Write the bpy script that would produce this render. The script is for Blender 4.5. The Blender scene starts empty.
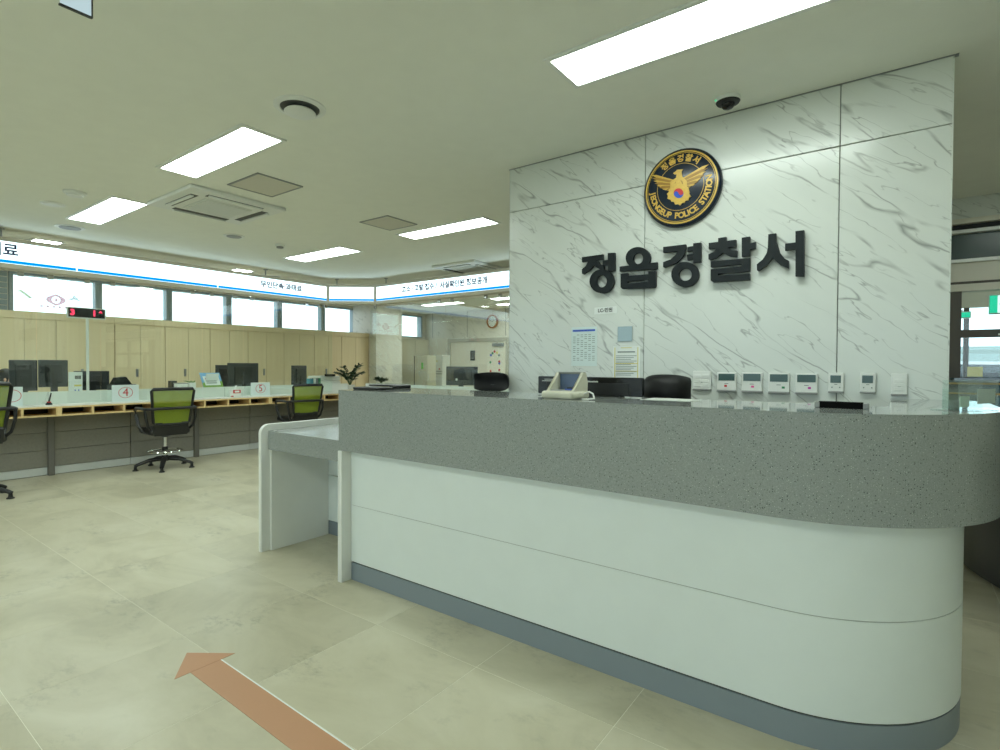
import bpy, bmesh, math, random
from mathutils import Vector, Matrix
random.seed(7)
scene = bpy.context.scene
col = scene.collection

# ------------------------------------------------------------------ camera
FPX = 540.8
YAW, PITCH, ROLL, EYE = math.radians(36.435), math.radians(-0.946), math.radians(0.282), 1.2
_cy, _sy, _cp, _sp = math.cos(YAW), math.sin(YAW), math.cos(PITCH), math.sin(PITCH)
CF = Vector((-_sy*_cp, _cy*_cp, _sp)); CR = Vector((_cy, _sy, 0)); CU = CR.cross(CF)
CR, CU = CR*math.cos(ROLL)+CU*math.sin(ROLL), CU*math.cos(ROLL)-CR*math.sin(ROLL)
CPOS = Vector((0, 0, EYE))
cam_data = bpy.data.cameras.new('camera'); cam = bpy.data.objects.new('camera', cam_data); col.objects.link(cam)
cam_data.sensor_width = 36; cam_data.lens = FPX*36/1000; cam_data.clip_start = .05
M3 = Matrix((CR, CU, -CF)).transposed()
cam.matrix_world = Matrix.Translation(CPOS) @ M3.to_4x4()
scene.camera = cam

# ------------------------------------------------------------------ world and exposure
w = bpy.data.worlds.new('sky'); scene.world = w; w.use_nodes = True
bg = w.node_tree.nodes['Background']; bg.inputs['Color'].default_value = (.82, .96, 1.0, 1); bg.inputs['Strength'].default_value = 2.4
scene.view_settings.view_transform = 'Standard'; scene.view_settings.look = 'None'
scene.view_settings.exposure = 0.0; scene.view_settings.gamma = 1
scene.view_settings.use_curve_mapping = False
scene.cycles.transparent_max_bounces = 24; scene.cycles.max_bounces = 14; scene.cycles.diffuse_bounces = 8
LED_COL, LED_STR = (.88, 1.0, .92), 20.5
SIGN_COL, SIGN_STR = (.74, .95, 1.0), 2.2
ZC = 2.53                                          # ceiling height

# ------------------------------------------------------------------ pixel helpers (authoring aids: pixel -> point on a world plane)
def ray(px, py): return CF+CR*((px-500)/FPX)-CU*((py-375)/FPX)
def on_x(px, py, x): d = ray(px, py); return CPOS+d*(x/d.x)
def on_y(px, py, y): d = ray(px, py); return CPOS+d*(y/d.y)
def on_z(px, py, z): d = ray(px, py); return CPOS+d*((z-EYE)/d.z)

# ------------------------------------------------------------------ mesh helpers
class MB:
    def __init__(s): s.bm = bmesh.new()
    def box(s, x0, x1, y0, y1, z0, z1, bev=0, seg=2):
        r = bmesh.ops.create_cube(s.bm, size=1.0); vs = r['verts']
        for v in vs: v.co = Vector((x0+(v.co.x+.5)*(x1-x0), y0+(v.co.y+.5)*(y1-y0), z0+(v.co.z+.5)*(z1-z0)))
        if bev:
            es = list({e for v in vs for e in v.link_edges})
            bmesh.ops.bevel(s.bm, geom=es, offset=bev, segments=seg, affect='EDGES', profile=.5)
        return s
    def cyl(s, p0, p1, r0, r1=None, n=16, cap=True):
        p0, p1 = Vector(p0), Vector(p1); r1 = r0 if r1 is None else r1
        d = (p1-p0).normalized(); a = d.orthogonal().normalized(); b = d.cross(a)
        A, B = [], []
        for i in range(n):
            t = 2*math.pi*i/n; q = a*math.cos(t)+b*math.sin(t)
            A.append(s.bm.verts.new(p0+q*r0)); B.append(s.bm.verts.new(p1+q*r1))
        for i in range(n): s.bm.faces.new((A[i], A[(i+1) % n], B[(i+1) % n], B[i]))
        if cap: s.bm.faces.new(A[::-1]); s.bm.faces.new(B)
        return s
    def tube(s, pts, r, n=8, closed=False, flat=1.0, up=None):
        pts = [Vector(p) for p in pts]; N = len(pts); rings = []
        ref = Vector(up) if up else None
        for i, p in enumerate(pts):
            if closed: d = pts[(i+1) % N]-pts[i-1]
            else: d = pts[min(i+1, N-1)]-pts[max(i-1, 0)]
            d.normalize()
            u = ref or Vector((0, 0, 1))
            if abs(d.dot(u)) > .95: u = Vector((0, 1, 0)) if abs(d.y) < .9 else Vector((1, 0, 0))
            a = d.cross(u).normalized(); b = a.cross(d)
            rr = r[i] if isinstance(r, (list, tuple)) else r
            rings.append([s.bm.verts.new(p+a*math.cos(2*math.pi*k/n)*rr*flat+b*math.sin(2*math.pi*k/n)*rr) for k in range(n)])
        for i in range(N if closed else N-1):
            A, B = rings[i], rings[(i+1) % N]
            for k in range(n): s.bm.faces.new((A[k], A[(k+1) % n], B[(k+1) % n], B[k]))
        if not closed: s.bm.faces.new(rings[0][::-1]); s.bm.faces.new(rings[-1])
        return s
    def prism(s, poly, h, frame):
        """extrude 2-D polygon; frame(u,v,w)->point, w from 0 to h"""
        A = [s.bm.verts.new(frame(u, v, 0)) for u, v in poly]; B = [s.bm.verts.new(frame(u, v, h)) for u, v in poly]
        n = len(poly)
        for i in range(n): s.bm.faces.new((A[i], A[(i+1) % n], B[(i+1) % n], B[i]))
        fa = s.bm.faces.new(A[::-1]); fb = s.bm.faces.new(B)
        bmesh.ops.triangulate(s.bm, faces=[fa, fb])
        return s
    def ring(s, outer, inner, h, frame):
        n = len(outer); V = [[s.bm.verts.new(frame(u, v, z)) for u, v in L] for L in (outer, inner) for z in (0, h)]
        oa, ob, ia, ib = V
        for i in range(n):
            j = (i+1) % n
            for q in ((oa[i], oa[j], ob[j], ob[i]), (ia[j], ia[i], ib[i], ib[j]), (ob[i], ob[j], ib[j], ib[i]), (oa[j], oa[i], ia[i], ia[j])): s.bm.faces.new(q)
        return s
    def lathe(s, prof, c=(0, 0, 0), n=24, frame=None):
        c = Vector(c); f = frame or (lambda a, b, z: c+Vector((a, b, z)))
        R = [[s.bm.verts.new(f(r*math.cos(2*math.pi*k/n), r*math.sin(2*math.pi*k/n), z)) for k in range(n)] for r, z in prof]
        for A, B in zip(R, R[1:]):
            for k in range(n): s.bm.faces.new((A[k], A[(k+1) % n], B[(k+1) % n], B[k]))
        s.bm.faces.new(R[0][::-1]); s.bm.faces.new(R[-1]); return s
    def quad(s, *p): s.bm.faces.new([s.bm.verts.new(Vector(q)) for q in p]); return s
    def bars(s, pieces, h, frame):
        for p in pieces: s.prism(p, h, frame)
        return s

def wloc(o):
    v = Vector((0, 0, 0))
    while o: v += o.location; o = o.parent
    return v
def obj(name, mb, mat, parent=None, world=True, smooth=False, pivot=None):
    """one mesh object; 'world' coordinates are turned into the parent's"""
    bm = mb.bm; bmesh.ops.recalc_face_normals(bm, faces=bm.faces[:])
    if parent is None:
        if pivot is None:
            xs = [v.co for v in bm.verts]
            pivot = Vector(((min(v.x for v in xs)+max(v.x for v in xs))/2, (min(v.y for v in xs)+max(v.y for v in xs))/2, min(v.z for v in xs)))
        off = Vector(pivot)
    else: off = wloc(parent) if world else Vector((0, 0, 0))
    if off.length: bmesh.ops.translate(bm, verts=bm.verts[:], vec=-off)
    me = bpy.data.meshes.new(name); bm.to_mesh(me); bm.free()
    me.materials.append(mat)
    if smooth:
        me.polygons.foreach_set('use_smooth', [True]*len(me.polygons))
        me.set_sharp_from_angle(angle=math.radians(smooth if smooth > 1 else 40))
    o = bpy.data.objects.new(name, me); col.objects.link(o)
    if parent is None: o.location = off
    else: o.parent = parent
    if name in ('lettering', 'print', 'leaves', 'hour_marks', 'marks', 'heading', 'border', 'grey_print'): o['kind'] = 'stuff'      # too small to pick apart singly
    return o
def tag(o, label, cat, group=None):
    o['label'] = label; o['category'] = cat
    if group: o['group'] = group
    return o
def thing(name, label, cat, loc=(0, 0, 0), rz=0, group=None):
    o = bpy.data.objects.new(name, None); col.objects.link(o); o.empty_display_size = .1
    o.location = loc; o.rotation_euler = (0, 0, rz)
    return tag(o, label, cat, group)
def struct(name, mb, mat, **k):
    o = obj(name, mb, mat, **k)
    if o.parent is None: o['kind'] = 'structure'
    return o
def dup(root, loc, rz, label=None, group=None):
    r = root.copy(); col.objects.link(r); r.location = loc; r.rotation_euler = (0, 0, rz)
    if label: r['label'] = label
    if group: r['group'] = group
    for ch in list(root.children):
        c = ch.copy(); col.objects.link(c); c.parent = r
        for g in list(ch.children):
            d = g.copy(); col.objects.link(d); d.parent = c
    return r
def fr_world(u, v, w_): return Vector((u, v, w_))
def frame_z(z0): return lambda u, v, w_: Vector((u, v, z0+w_))
def frame_wall_y(y0): return lambda u, v, w_: Vector((u, y0-w_, v))      # stands out towards -Y
def frame_wall_x(x0): return lambda u, v, w_: Vector((x0+w_, u, v))      # stands out towards +X; u = y

_tc = {}
def text_bm(mb, s, size, frame, h=.001, bold=0.0, align='CENTER'):
    """flat lettering: glyph outlines filled, placed with frame(u,v,w)"""
    c = bpy.data.curves.new('t', 'FONT'); c.body = s; c.size = size; c.align_x = align; c.align_y = 'CENTER'; c.offset = bold; c.resolution_u = 3
    o = bpy.data.objects.new('t', c); col.objects.link(o)
    dg = bpy.context.evaluated_depsgraph_get()
    me = bpy.data.meshes.new_from_object(o.evaluated_get(dg))
    vs = [mb.bm.verts.new(frame(v.co.x, v.co.y, h)) for v in me.vertices]
    for p in me.polygons:
        try: mb.bm.faces.new([vs[i] for i in p.vertices])
        except ValueError: pass
    bpy.data.objects.remove(o); bpy.data.curves.remove(c); bpy.data.meshes.remove(me)
    return mb

# ------------------------------------------------------------------ materials
def lin(r, g, b): return tuple(((c/255)/12.92 if c/255 <= .04045 else ((c/255+.055)/1.055)**2.4) for c in (r, g, b))
def mat(name, rgb, rough=.5, metal=0, emit=0, spec=.5, srgb=True, **k):
    m = bpy.data.materials.new(name); m.use_nodes = True
    b = m.node_tree.nodes['Principled BSDF']; c = (lin(*rgb) if srgb else rgb)+(1,)
    b.inputs['Base Color'].default_value = c; b.inputs['Roughness'].default_value = rough; b.inputs['Metallic'].default_value = metal
    b.inputs['Specular IOR Level'].default_value = spec
    if emit: b.inputs['Emission Color'].default_value = c; b.inputs['Emission Strength'].default_value = emit
    # faint procedural variation of the finish
    nt = m.node_tree; n = nt.nodes.new('ShaderNodeTexNoise'); n.inputs['Scale'].default_value = k.get('nscale', 9); n.inputs['Detail'].default_value = 3
    g = nt.nodes.new('ShaderNodeNewGeometry'); nt.links.new(g.outputs['Position'], n.inputs['Vector'])
    hs = nt.nodes.new('ShaderNodeMixRGB'); hs.blend_type = 'MULTIPLY'; hs.inputs[0].default_value = k.get('var', .06); hs.inputs[1].default_value = c
    nt.links.new(n.outputs['Fac'], hs.inputs[2]); nt.links.new(hs.outputs[0], b.inputs['Base Color'])
    return m
def emis(name, rgb, strength):
    m = bpy.data.materials.new(name); m.use_nodes = True; nt = m.node_tree
    nt.nodes.remove(nt.nodes['Principled BSDF']); e = nt.nodes.new('ShaderNodeEmission')
    e.inputs[0].default_value = tuple(rgb)+(1,); e.inputs[1].default_value = strength
    nt.links.new(e.outputs[0], nt.nodes['Material Output'].inputs[0]); return m
def glass(name, tint=(.97, 1, .985), ior=1.45, gl=(1, 1, 1), extra=0.0):
    m = bpy.data.materials.new(name); m.use_nodes = True; nt = m.node_tree
    nt.nodes.remove(nt.nodes['Principled BSDF'])
    t = nt.nodes.new('ShaderNodeBsdfTransparent'); t.inputs[0].default_value = tuple(tint)+(1,)
    g = nt.nodes.new('ShaderNodeBsdfGlossy'); g.inputs['Roughness'].default_value = .01; g.inputs[0].default_value = tuple(gl)+(1,)
    f = nt.nodes.new('ShaderNodeFresnel')
    bf = nt.nodes.new('ShaderNodeNewGeometry'); im = nt.nodes.new('ShaderNodeMapRange'); im.inputs[3].default_value = ior; im.inputs[4].default_value = 1/ior   # same reflectance from both faces
    nt.links.new(bf.outputs['Backfacing'], im.inputs[0]); nt.links.new(im.outputs[0], f.inputs[0])
    mx = nt.nodes.new('ShaderNodeMixShader')
    a = nt.nodes.new('ShaderNodeMath'); a.operation = 'ADD'; a.inputs[1].default_value = extra
    nt.links.new(f.outputs[0], a.inputs[0]); nt.links.new(a.outputs[0], mx.inputs[0])
    nt.links.new(t.outputs[0], mx.inputs[1]); nt.links.new(g.outputs[0], mx.inputs[2])
    nt.links.new(mx.outputs[0], nt.nodes['Material Output'].inputs[0]); return m
def N(nt, t, **k):
    n = nt.nodes.new(t)
    for a, b in k.items():
        if a.startswith('i_'): n.inputs[int(a[2:])].default_value = b
        else: setattr(n, a, b)
    return n
def ramp(nt, pts):
    r = nt.nodes.new('ShaderNodeValToRGB'); e = r.color_ramp.elements
    while len(e) < len(pts): e.new(.5)
    for q, (p, c) in zip(e, pts): q.position = p; q.color = tuple(c)+(1,) if len(c) == 3 else c
    return r
def marble(name, base, vein, rough=.18, scale=1.0):
    m = bpy.data.materials.new(name); m.use_nodes = True; nt = m.node_tree; L = nt.links.new; b = nt.nodes['Principled BSDF']
    g = N(nt, 'ShaderNodeNewGeometry'); sx = N(nt, 'ShaderNodeSeparateXYZ'); L(g.outputs['Position'], sx.inputs[0])
    oi = N(nt, 'ShaderNodeObjectInfo')
    s = N(nt, 'ShaderNodeMath', operation='ADD'); L(sx.outputs[0], s.inputs[0]); L(sx.outputs[1], s.inputs[1])
    cb = N(nt, 'ShaderNodeCombineXYZ'); L(s.outputs[0], cb.inputs[0]); L(sx.outputs[2], cb.inputs[1]); 
    rm = N(nt, 'ShaderNodeMath', operation='MULTIPLY'); rm.inputs[1].default_value = 13.0; L(oi.outputs['Random'], rm.inputs[0]); L(rm.outputs[0], cb.inputs[2])
    mp = N(nt, 'ShaderNodeMapping'); L(cb.outputs[0], mp.inputs[0]); mp.inputs['Rotation'].default_value = (0, 0, math.radians(38))
    d = N(nt, 'ShaderNodeTexNoise'); d.inputs['Scale'].default_value = 2.6*scale; d.inputs['Detail'].default_value = 4; L(mp.outputs[0], d.inputs['Vector'])
    dm = N(nt, 'ShaderNodeVectorMath', operation='MULTIPLY_ADD'); dm.inputs[1].default_value = (.075/scale, .075/scale, 0); L(d.outputs['Color'], dm.inputs[0]); L(mp.outputs[0], dm.inputs[2])
    st = N(nt, 'ShaderNodeVectorMath', operation='MULTIPLY'); st.inputs[1].default_value = (1.15*scale, 6.6*scale, 1); L(dm.outputs[0], st.inputs[0])
    masks = []
    for off, det, lo, hi, str_ in ((0, 2, .0, .016, .72), (7.3, 3, .0, .011, .62)):
        o = N(nt, 'ShaderNodeVectorMath', operation='ADD'); o.inputs[1].default_value = (off, off*.7, 0); L(st.outputs[0], o.inputs[0])
        n = N(nt, 'ShaderNodeTexNoise'); n.inputs['Scale'].default_value = .95 if off == 0 else 1.9; n.inputs['Detail'].default_value = det; L(o.outputs[0], n.inputs['Vector'])
        a = N(nt, 'ShaderNodeMath', operation='SUBTRACT'); a.inputs[1].default_value = .5; L(n.outputs['Fac'], a.inputs[0])
        ab = N(nt, 'ShaderNodeMath', operation='ABSOLUTE'); L(a.outputs[0], ab.inputs[0])
        mr = N(nt, 'ShaderNodeMapRange'); mr.inputs[1].default_value = lo; mr.inputs[2].default_value = hi; mr.inputs[3].default_value = 1; mr.inputs[4].default_value = 0; L(ab.outputs[0], mr.inputs[0])
        k = N(nt, 'ShaderNodeTexNoise'); k.inputs['Scale'].default_value = 3.1*scale; k.inputs['Detail'].default_value = 2; L(o.outputs[0], k.inputs['Vector'])
        kr = N(nt, 'ShaderNodeMapRange'); kr.inputs[1].default_value = .40; kr.inputs[2].default_value = .60; L(k.outputs['Fac'], kr.inputs[0])
        mu = N(nt, 'ShaderNodeMath', operation='MULTIPLY'); L(mr.outputs[0], mu.inputs[0]); L(kr.outputs[0], mu.inputs[1])
        m2 = N(nt, 'ShaderNodeMath', operation='MULTIPLY'); m2.inputs[1].default_value = str_; L(mu.outputs[0], m2.inputs[0]); masks.append(m2)
    mx = N(nt, 'ShaderNodeMath', operation='MAXIMUM'); L(masks[0].outputs[0], mx.inputs[0]); L(masks[1].outputs[0], mx.inputs[1])
    cl = N(nt, 'ShaderNodeMixRGB'); cl.inputs[1].default_value = lin(*base)+(1,); cl.inputs[2].default_value = lin(*vein)+(1,); L(mx.outputs[0], cl.inputs[0])
    cloud = N(nt, 'ShaderNodeTexNoise'); cloud.inputs['Scale'].default_value = 1.3; L(st.outputs[0], cloud.inputs['Vector'])
    c2 = N(nt, 'ShaderNodeMixRGB', blend_type='MULTIPLY'); c2.inputs[0].default_value = .10; L(cl.outputs[0], c2.inputs[1]); L(cloud.outputs['Fac'], c2.inputs[2])
    L(c2.outputs[0], b.inputs['Base Color']); b.inputs['Roughness'].default_value = rough; return m
def speckle(name, base, dark, light, rough=.25, scale=260):
    m = bpy.data.materials.new(name); m.use_nodes = True; nt = m.node_tree; L = nt.links.new; b = nt.nodes['Principled BSDF']
    g = N(nt, 'ShaderNodeNewGeometry'); prev = None
    base_n = N(nt, 'ShaderNodeTexNoise'); base_n.inputs['Scale'].default_value = 300; L(g.outputs['Position'], base_n.inputs['Vector'])
    r0 = ramp(nt, [(.3, tuple(c*.86 for c in lin(*base))), (.7, tuple(c*1.12 for c in lin(*base)))]); L(base_n.outputs['Fac'], r0.inputs[0]); prev = r0.outputs[0]
    for sc, c, th in ((scale*.55, dark, .17), (scale, dark, .12), (scale*.7, light, .13)):
        v = N(nt, 'ShaderNodeTexVoronoi'); v.inputs['Scale'].default_value = sc; L(g.outputs['Position'], v.inputs['Vector'])
        gt = N(nt, 'ShaderNodeMath', operation='LESS_THAN'); gt.inputs[1].default_value = th*1.5; L(v.outputs['Distance'], gt.inputs[0])
        sr = N(nt, 'ShaderNodeSeparateColor'); L(v.outputs['Color'], sr.inputs[0])
        g2 = N(nt, 'ShaderNodeMath', operation='GREATER_THAN'); g2.inputs[1].default_value = .68; L(sr.outputs[0], g2.inputs[0])
        mu = N(nt, 'ShaderNodeMath', operation='MULTIPLY'); L(gt.outputs[0], mu.inputs[0]); L(g2.outputs[0], mu.inputs[1])
        mx = N(nt, 'ShaderNodeMixRGB'); mx.inputs[2].default_value = lin(*c)+(1,); L(mu.outputs[0], mx.inputs[0]); L(prev, mx.inputs[1]); prev = mx.outputs[0]
    L(prev, b.inputs['Base Color']); b.inputs['Roughness'].default_value = rough; return m
def tile_mat(name):
    m = bpy.data.materials.new(name); m.use_nodes = True; nt = m.node_tree; L = nt.links.new; b = nt.nodes['Principled BSDF']
    g = N(nt, 'ShaderNodeNewGeometry'); oi = N(nt, 'ShaderNodeObjectInfo')
    off = N(nt, 'ShaderNodeVectorMath', operation='MULTIPLY_ADD'); off.inputs[1].default_value = (.6, 1, 1); L(g.outputs['Position'], off.inputs[0])
    rm = N(nt, 'ShaderNodeMath', operation='MULTIPLY'); rm.inputs[1].default_value = 1.3; L(oi.outputs['Random'], rm.inputs[0]); L(rm.outputs[0], off.inputs[2])
    n1 = N(nt, 'ShaderNodeTexNoise'); n1.inputs['Scale'].default_value = 2.2; n1.inputs['Detail'].default_value = 6; n1.inputs['Roughness'].default_value = .6; n1.inputs['Distortion'].default_value = .8; L(off.outputs[0], n1.inputs['Vector'])
    r1 = ramp(nt, [(.30, lin(172, 166, 142)), (.48, lin(190, 184, 160)), (.70, lin(202, 197, 176))]); L(n1.outputs['Fac'], r1.inputs[0])
    n2 = N(nt, 'ShaderNodeTexNoise'); n2.inputs['Scale'].default_value = 26; n2.inputs['Detail'].default_value = 7; n2.inputs['Roughness'].default_value = .75; L(off.outputs[0], n2.inputs['Vector'])
    n3 = N(nt, 'ShaderNodeTexNoise'); n3.inputs['Scale'].default_value = 3.4; n3.inputs['Detail'].default_value = 3; L(g.outputs['Position'], n3.inputs['Vector'])
    k = N(nt, 'ShaderNodeMapRange'); k.inputs[1].default_value = .50; k.inputs[2].default_value = .72; L(n3.outputs['Fac'], k.inputs[0])
    k2 = N(nt, 'ShaderNodeMapRange'); k2.inputs[1].default_value = .48; k2.inputs[2].default_value = .72; L(n2.outputs['Fac'], k2.inputs[0])
    mu = N(nt, 'ShaderNodeMath', operation='MULTIPLY'); L(k.outputs[0], mu.inputs[0]); L(k2.outputs[0], mu.inputs[1])
    mx = N(nt, 'ShaderNodeMixRGB'); mx.inputs[2].default_value = lin(138, 135, 118)+(1,); L(mu.outputs[0], mx.inputs[0]); L(r1.outputs[0], mx.inputs[1])
    rr = N(nt, 'ShaderNodeMapRange'); rr.inputs[3].default_value = .93; rr.inputs[4].default_value = 1.03; L(oi.outputs['Random'], rr.inputs[0])
    vm = N(nt, 'ShaderNodeVectorMath', operation='SCALE'); L(mx.outputs[0], vm.inputs[0]); L(rr.outputs[0], vm.inputs['Scale'])
    L(vm.outputs[0], b.inputs['Base Color']); b.inputs['Roughness'].default_value = .34; b.inputs['Specular IOR Level'].default_value = .45; return m
def wood(name, a, c, rough=.45):
    m = bpy.data.materials.new(name); m.use_nodes = True; nt = m.node_tree; L = nt.links.new; b = nt.nodes['Principled BSDF']
    g = N(nt, 'ShaderNodeNewGeometry'); s = N(nt, 'ShaderNodeVectorMath', operation='MULTIPLY'); s.inputs[1].default_value = (30, 30, 1.2); L(g.outputs['Position'], s.inputs[0])
    n = N(nt, 'ShaderNodeTexNoise'); n.inputs['Scale'].default_value = 1; n.inputs['Detail'].default_value = 5; L(s.outputs[0], n.inputs['Vector'])
    r = ramp(nt, [(.3, lin(*a)), (.7, lin(*c))]); L(n.outputs['Fac'], r.inputs[0]); L(r.outputs[0], b.inputs['Base Color']); b.inputs['Roughness'].default_value = rough; return m

WHITE = mat('white_laminate', (226, 228, 224), .38)
PANELW = mat('white_gloss_panel', (226, 233, 232), .30)
GREYQ = speckle('grey_quartz', (146, 151, 149), (84, 88, 88), (200, 203, 200), .2, 260); GREYP = speckle('polished_quartz', (146, 151, 149), (84, 88, 88), (200, 203, 200), .05, 260)
BASEG = mat('grey_base_laminate', (132, 142, 150), .45)
DARKGAP = mat('dark_gap', (30, 32, 33), .7)
MARBLE = marble('white_marble_panel', (217, 221, 216), (118, 120, 118), .22)
MARBLE_F = marble('cream_marble_panel', (222, 218, 208), (150, 144, 132), .30, 1.2)
JOINT = mat('joint_backing', (120, 122, 120), .8)
CEIL = mat('ceiling_paint', (238, 239, 230), .85, spec=.15)
TILE = tile_mat('porcelain_tile'); GROUT = mat('grout', (232, 229, 214), .8)
WOOD = wood('pale_maple', (226, 207, 168), (231, 214, 177)); WOODE = wood('maple_edge', (214, 186, 130), (226, 200, 148))
BLACK = mat('black_plastic', (24, 25, 26), .42); BLACKM = mat('matte_black', (12, 13, 13), .75, spec=.1); BLACKG = mat('black_gloss', (14, 15, 17), .18); BLKLEATH = mat('black_leatherette', (15, 16, 17), .55, spec=.3)
DGREY = mat('dark_grey_plastic', (48, 51, 54), .4); LETTER = mat('charcoal_letter', (27, 33, 36), .55, spec=.25)
CHROME = mat('chrome', (210, 212, 212), .12, 1); STEEL = mat('brushed_steel', (160, 163, 165), .35, 1); ALU = mat('window_aluminium', (150, 164, 172), .4, .2)
PLASTW = mat('white_plastic', (228, 230, 226), .35); PLASTG = mat('grey_plastic', (150, 152, 150), .5); BEIGEP = mat('beige_plastic', (206, 204, 186), .4)
CLAD = mat('grey_fabric_cladding', (136, 133, 123), .8, nscale=40, var=.25); CLADP = mat('grey_post', (104, 102, 96), .6); KICK = mat('aluminium_kick_plate', (200, 204, 202), .4, .1)
SIGNFR = mat('sign_frame_beige', (196, 190, 172), .5)
LED = emis('led_diffuser', LED_COL, LED_STR); SIGNE = emis('sign_light_face', SIGN_COL, SIGN_STR)
BLUEE = emis('sign_blue_stripe', lin(0, 150, 240), 1.3); NAVYT = mat('navy_print', (14, 40, 86), .5)
GLASS = glass('clear_screen_glass', extra=.02); WGLASS = glass('window_glass', (.95, .99, 1)); ACRYL = glass('acrylic', (.92, .97, .96), 1.4, extra=.02)
TERRA = mat('terracotta_film', (186, 138, 104), .5)
NAVY = mat('emblem_navy', (18, 30, 48), .2); GOLD = mat('emblem_gold', (226, 186, 84), .35, .1, var=.35, nscale=90); RED = mat('red_print', (196, 36, 40), .45); BLUE = mat('blue_print', (30, 80, 190), .45)
PAPER = mat('white_paper', (232, 236, 234), .7); PAPERG = mat('counter_paper', (196, 200, 196), .7); PRINTG = mat('grey_print', (120, 132, 130), .7); YELLOWP = mat('yellow_print', (222, 210, 120), .6)
LCD = mat('lcd_screen', (70, 94, 92), .15); GREENP = mat('green_print', (20, 130, 80), .5); PINK = mat('pink_print', (236, 90, 160), .5); MAGENTA = mat('magenta_print', (196, 60, 170), .5)
LEAF = mat('dark_green_leaf', (38, 66, 42), .35, var=.5, nscale=30); STEM = mat('green_stem', (70, 96, 58), .5)
SKIN = mat('skin', (214, 170, 146), .5); HAIR = mat('dark_hair', (26, 23, 22), .45); CLOTH = mat('navy_uniform', (38, 44, 58), .8)
def meshcloth(name, rgb):
    m = mat(name, rgb, .7, var=.3, nscale=120); nt = m.node_tree; b = nt.nodes['Principled BSDF']
    t = nt.nodes.new('ShaderNodeBsdfTransparent'); mx = nt.nodes.new('ShaderNodeMixShader'); mx.inputs[0].default_value = .16
    nt.links.new(b.outputs[0], mx.inputs[1]); nt.links.new(t.outputs[0], mx.inputs[2]); nt.links.new(mx.outputs[0], nt.nodes['Material Output'].inputs[0]); return m
GREENM = meshcloth('olive_green_mesh', (132, 150, 26))

# ================================================================== THE SETTING
YW = 3.0                 # marble feature wall
XW, YB = -9.85, 10.1     # window wall, far wall
# ---- floor: grout bed with porcelain tiles
TX, TY, GX, GY = .59, .585, -1.93, .495
fl = struct('floor', MB().box(XW-.1, 3.2, -3.0, YB+.1, -.06, -.0006), GROUT, pivot=(0, 0, 0))
proto_tile = None; far = MB()
i0, i1 = math.floor((XW-GX)/TX), math.ceil((3.2-GX)/TX); j0, j1 = math.floor((-3-GY)/TY), math.ceil((YB-GY)/TY)
for i in range(i0, i1):
    for j in range(j0, j1):
        x, y = GX+i*TX, GY+j*TY
        a, b_, c, d = max(x, XW)+.0011, min(x+TX, 3.2)-.0011, max(y, -3)+.0011, min(y+TY, YB)-.0011
        if b_-a < .02 or d-c < .02: continue
        full = abs(b_-a-TX) < .01 and abs(d-c-TY) < .01
        if full and -7.5 < x < .9 and .2 < y+TY and y < 5.5:
            if proto_tile is None:
                mb = MB().box(-TX/2+.0011, TX/2-.0011, -TY/2+.0011, TY/2-.0011, -.01, 0)
                t = obj('tile', mb, TILE, fl, world=False); proto_tile = t
            else:
                t = proto_tile.copy(); col.objects.link(t); t.parent = fl
            t.location = (x+TX/2, y+TY/2, 0)
        else: far.box(a, b_, c, d, -.01, 0)
o = obj('outlying_tiles', far, TILE, fl); o['kind'] = 'stuff'
# ---- ceiling and outer walls
struct('ceiling', MB().box(XW-.1, 3.3, -3.1, YB+.1, ZC, ZC+.12), CEIL)
rw = MB().box(XW-.1, 3.3, -3.1, -3.0, 0, .85).box(XW-.1, 3.3, -3.1, -3.0, 2.25, ZC); rx = [-6.9+1.9*k for k in range(6)]
rw.box(XW-.1, rx[0], -3.1, -3.0, .85, 2.25).box(rx[-1], 3.3, -3.1, -3.0, .85, 2.25)
for x in rx[1:-1]: rw.box(x-.09, x+.09, -3.1, -3.0, .85, 2.25)
struct('wall_rear', rw, CEIL)
for k in range(5):                                     # added street windows behind the viewer, unseen, letting in cool fill daylight
    a, b_ = rx[k]+(.09 if k else 0), rx[k+1]-(.09 if k < 4 else 0); f = MB()
    f.box(a, a+.05, -3.08, -2.99, .85, 2.25).box(b_-.05, b_, -3.08, -2.99, .85, 2.25).box(a+.05, b_-.05, -3.08, -2.99, .85, .90).box(a+.05, b_-.05, -3.08, -2.99, 2.20, 2.25)
    wo = struct('window_%d' % (k+8), f, ALU); obj('pane', MB().box(a+.05, b_-.05, -3.04, -3.032, .90, 2.20), WGLASS, wo)
struct('wall_right', MB().box(3.2, 3.3, -3.0, 5.55, 0, ZC), CEIL)
# ---- marble feature wall: backing and panels
wf = struct('wall_front', MB().box(-2.135, .165, YW+.014, YW+.26, 0, ZC), JOINT)
def wall_panel(x0, x1, z0, z1): obj('panel', MB().box(x0, x1, YW, YW+.016, z0, z1, .002, 1), MARBLE, wf)
xs_ = [-2.14, -1.187, -.238, .167]
for k in range(3):
    a, b_ = xs_[k]+(.0018 if k else 0), xs_[k+1]-(.0018 if k < 2 else 0)
    wall_panel(a, b_, 0, 2.238); wall_panel(a, b_, 2.242, ZC-.005)
obj('end_panel', MB().box(-2.141, -2.136, YW, YW+.26, 0, ZC), MARBLE, wf); obj('end_panel', MB().box(.166, .171, YW, YW+.26, 0, ZC), MARBLE, wf)
obj('ceiling_trim', MB().box(-2.145, .185, YW-.002, YW+.02, ZC-.005, ZC), STEEL, wf)
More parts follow.
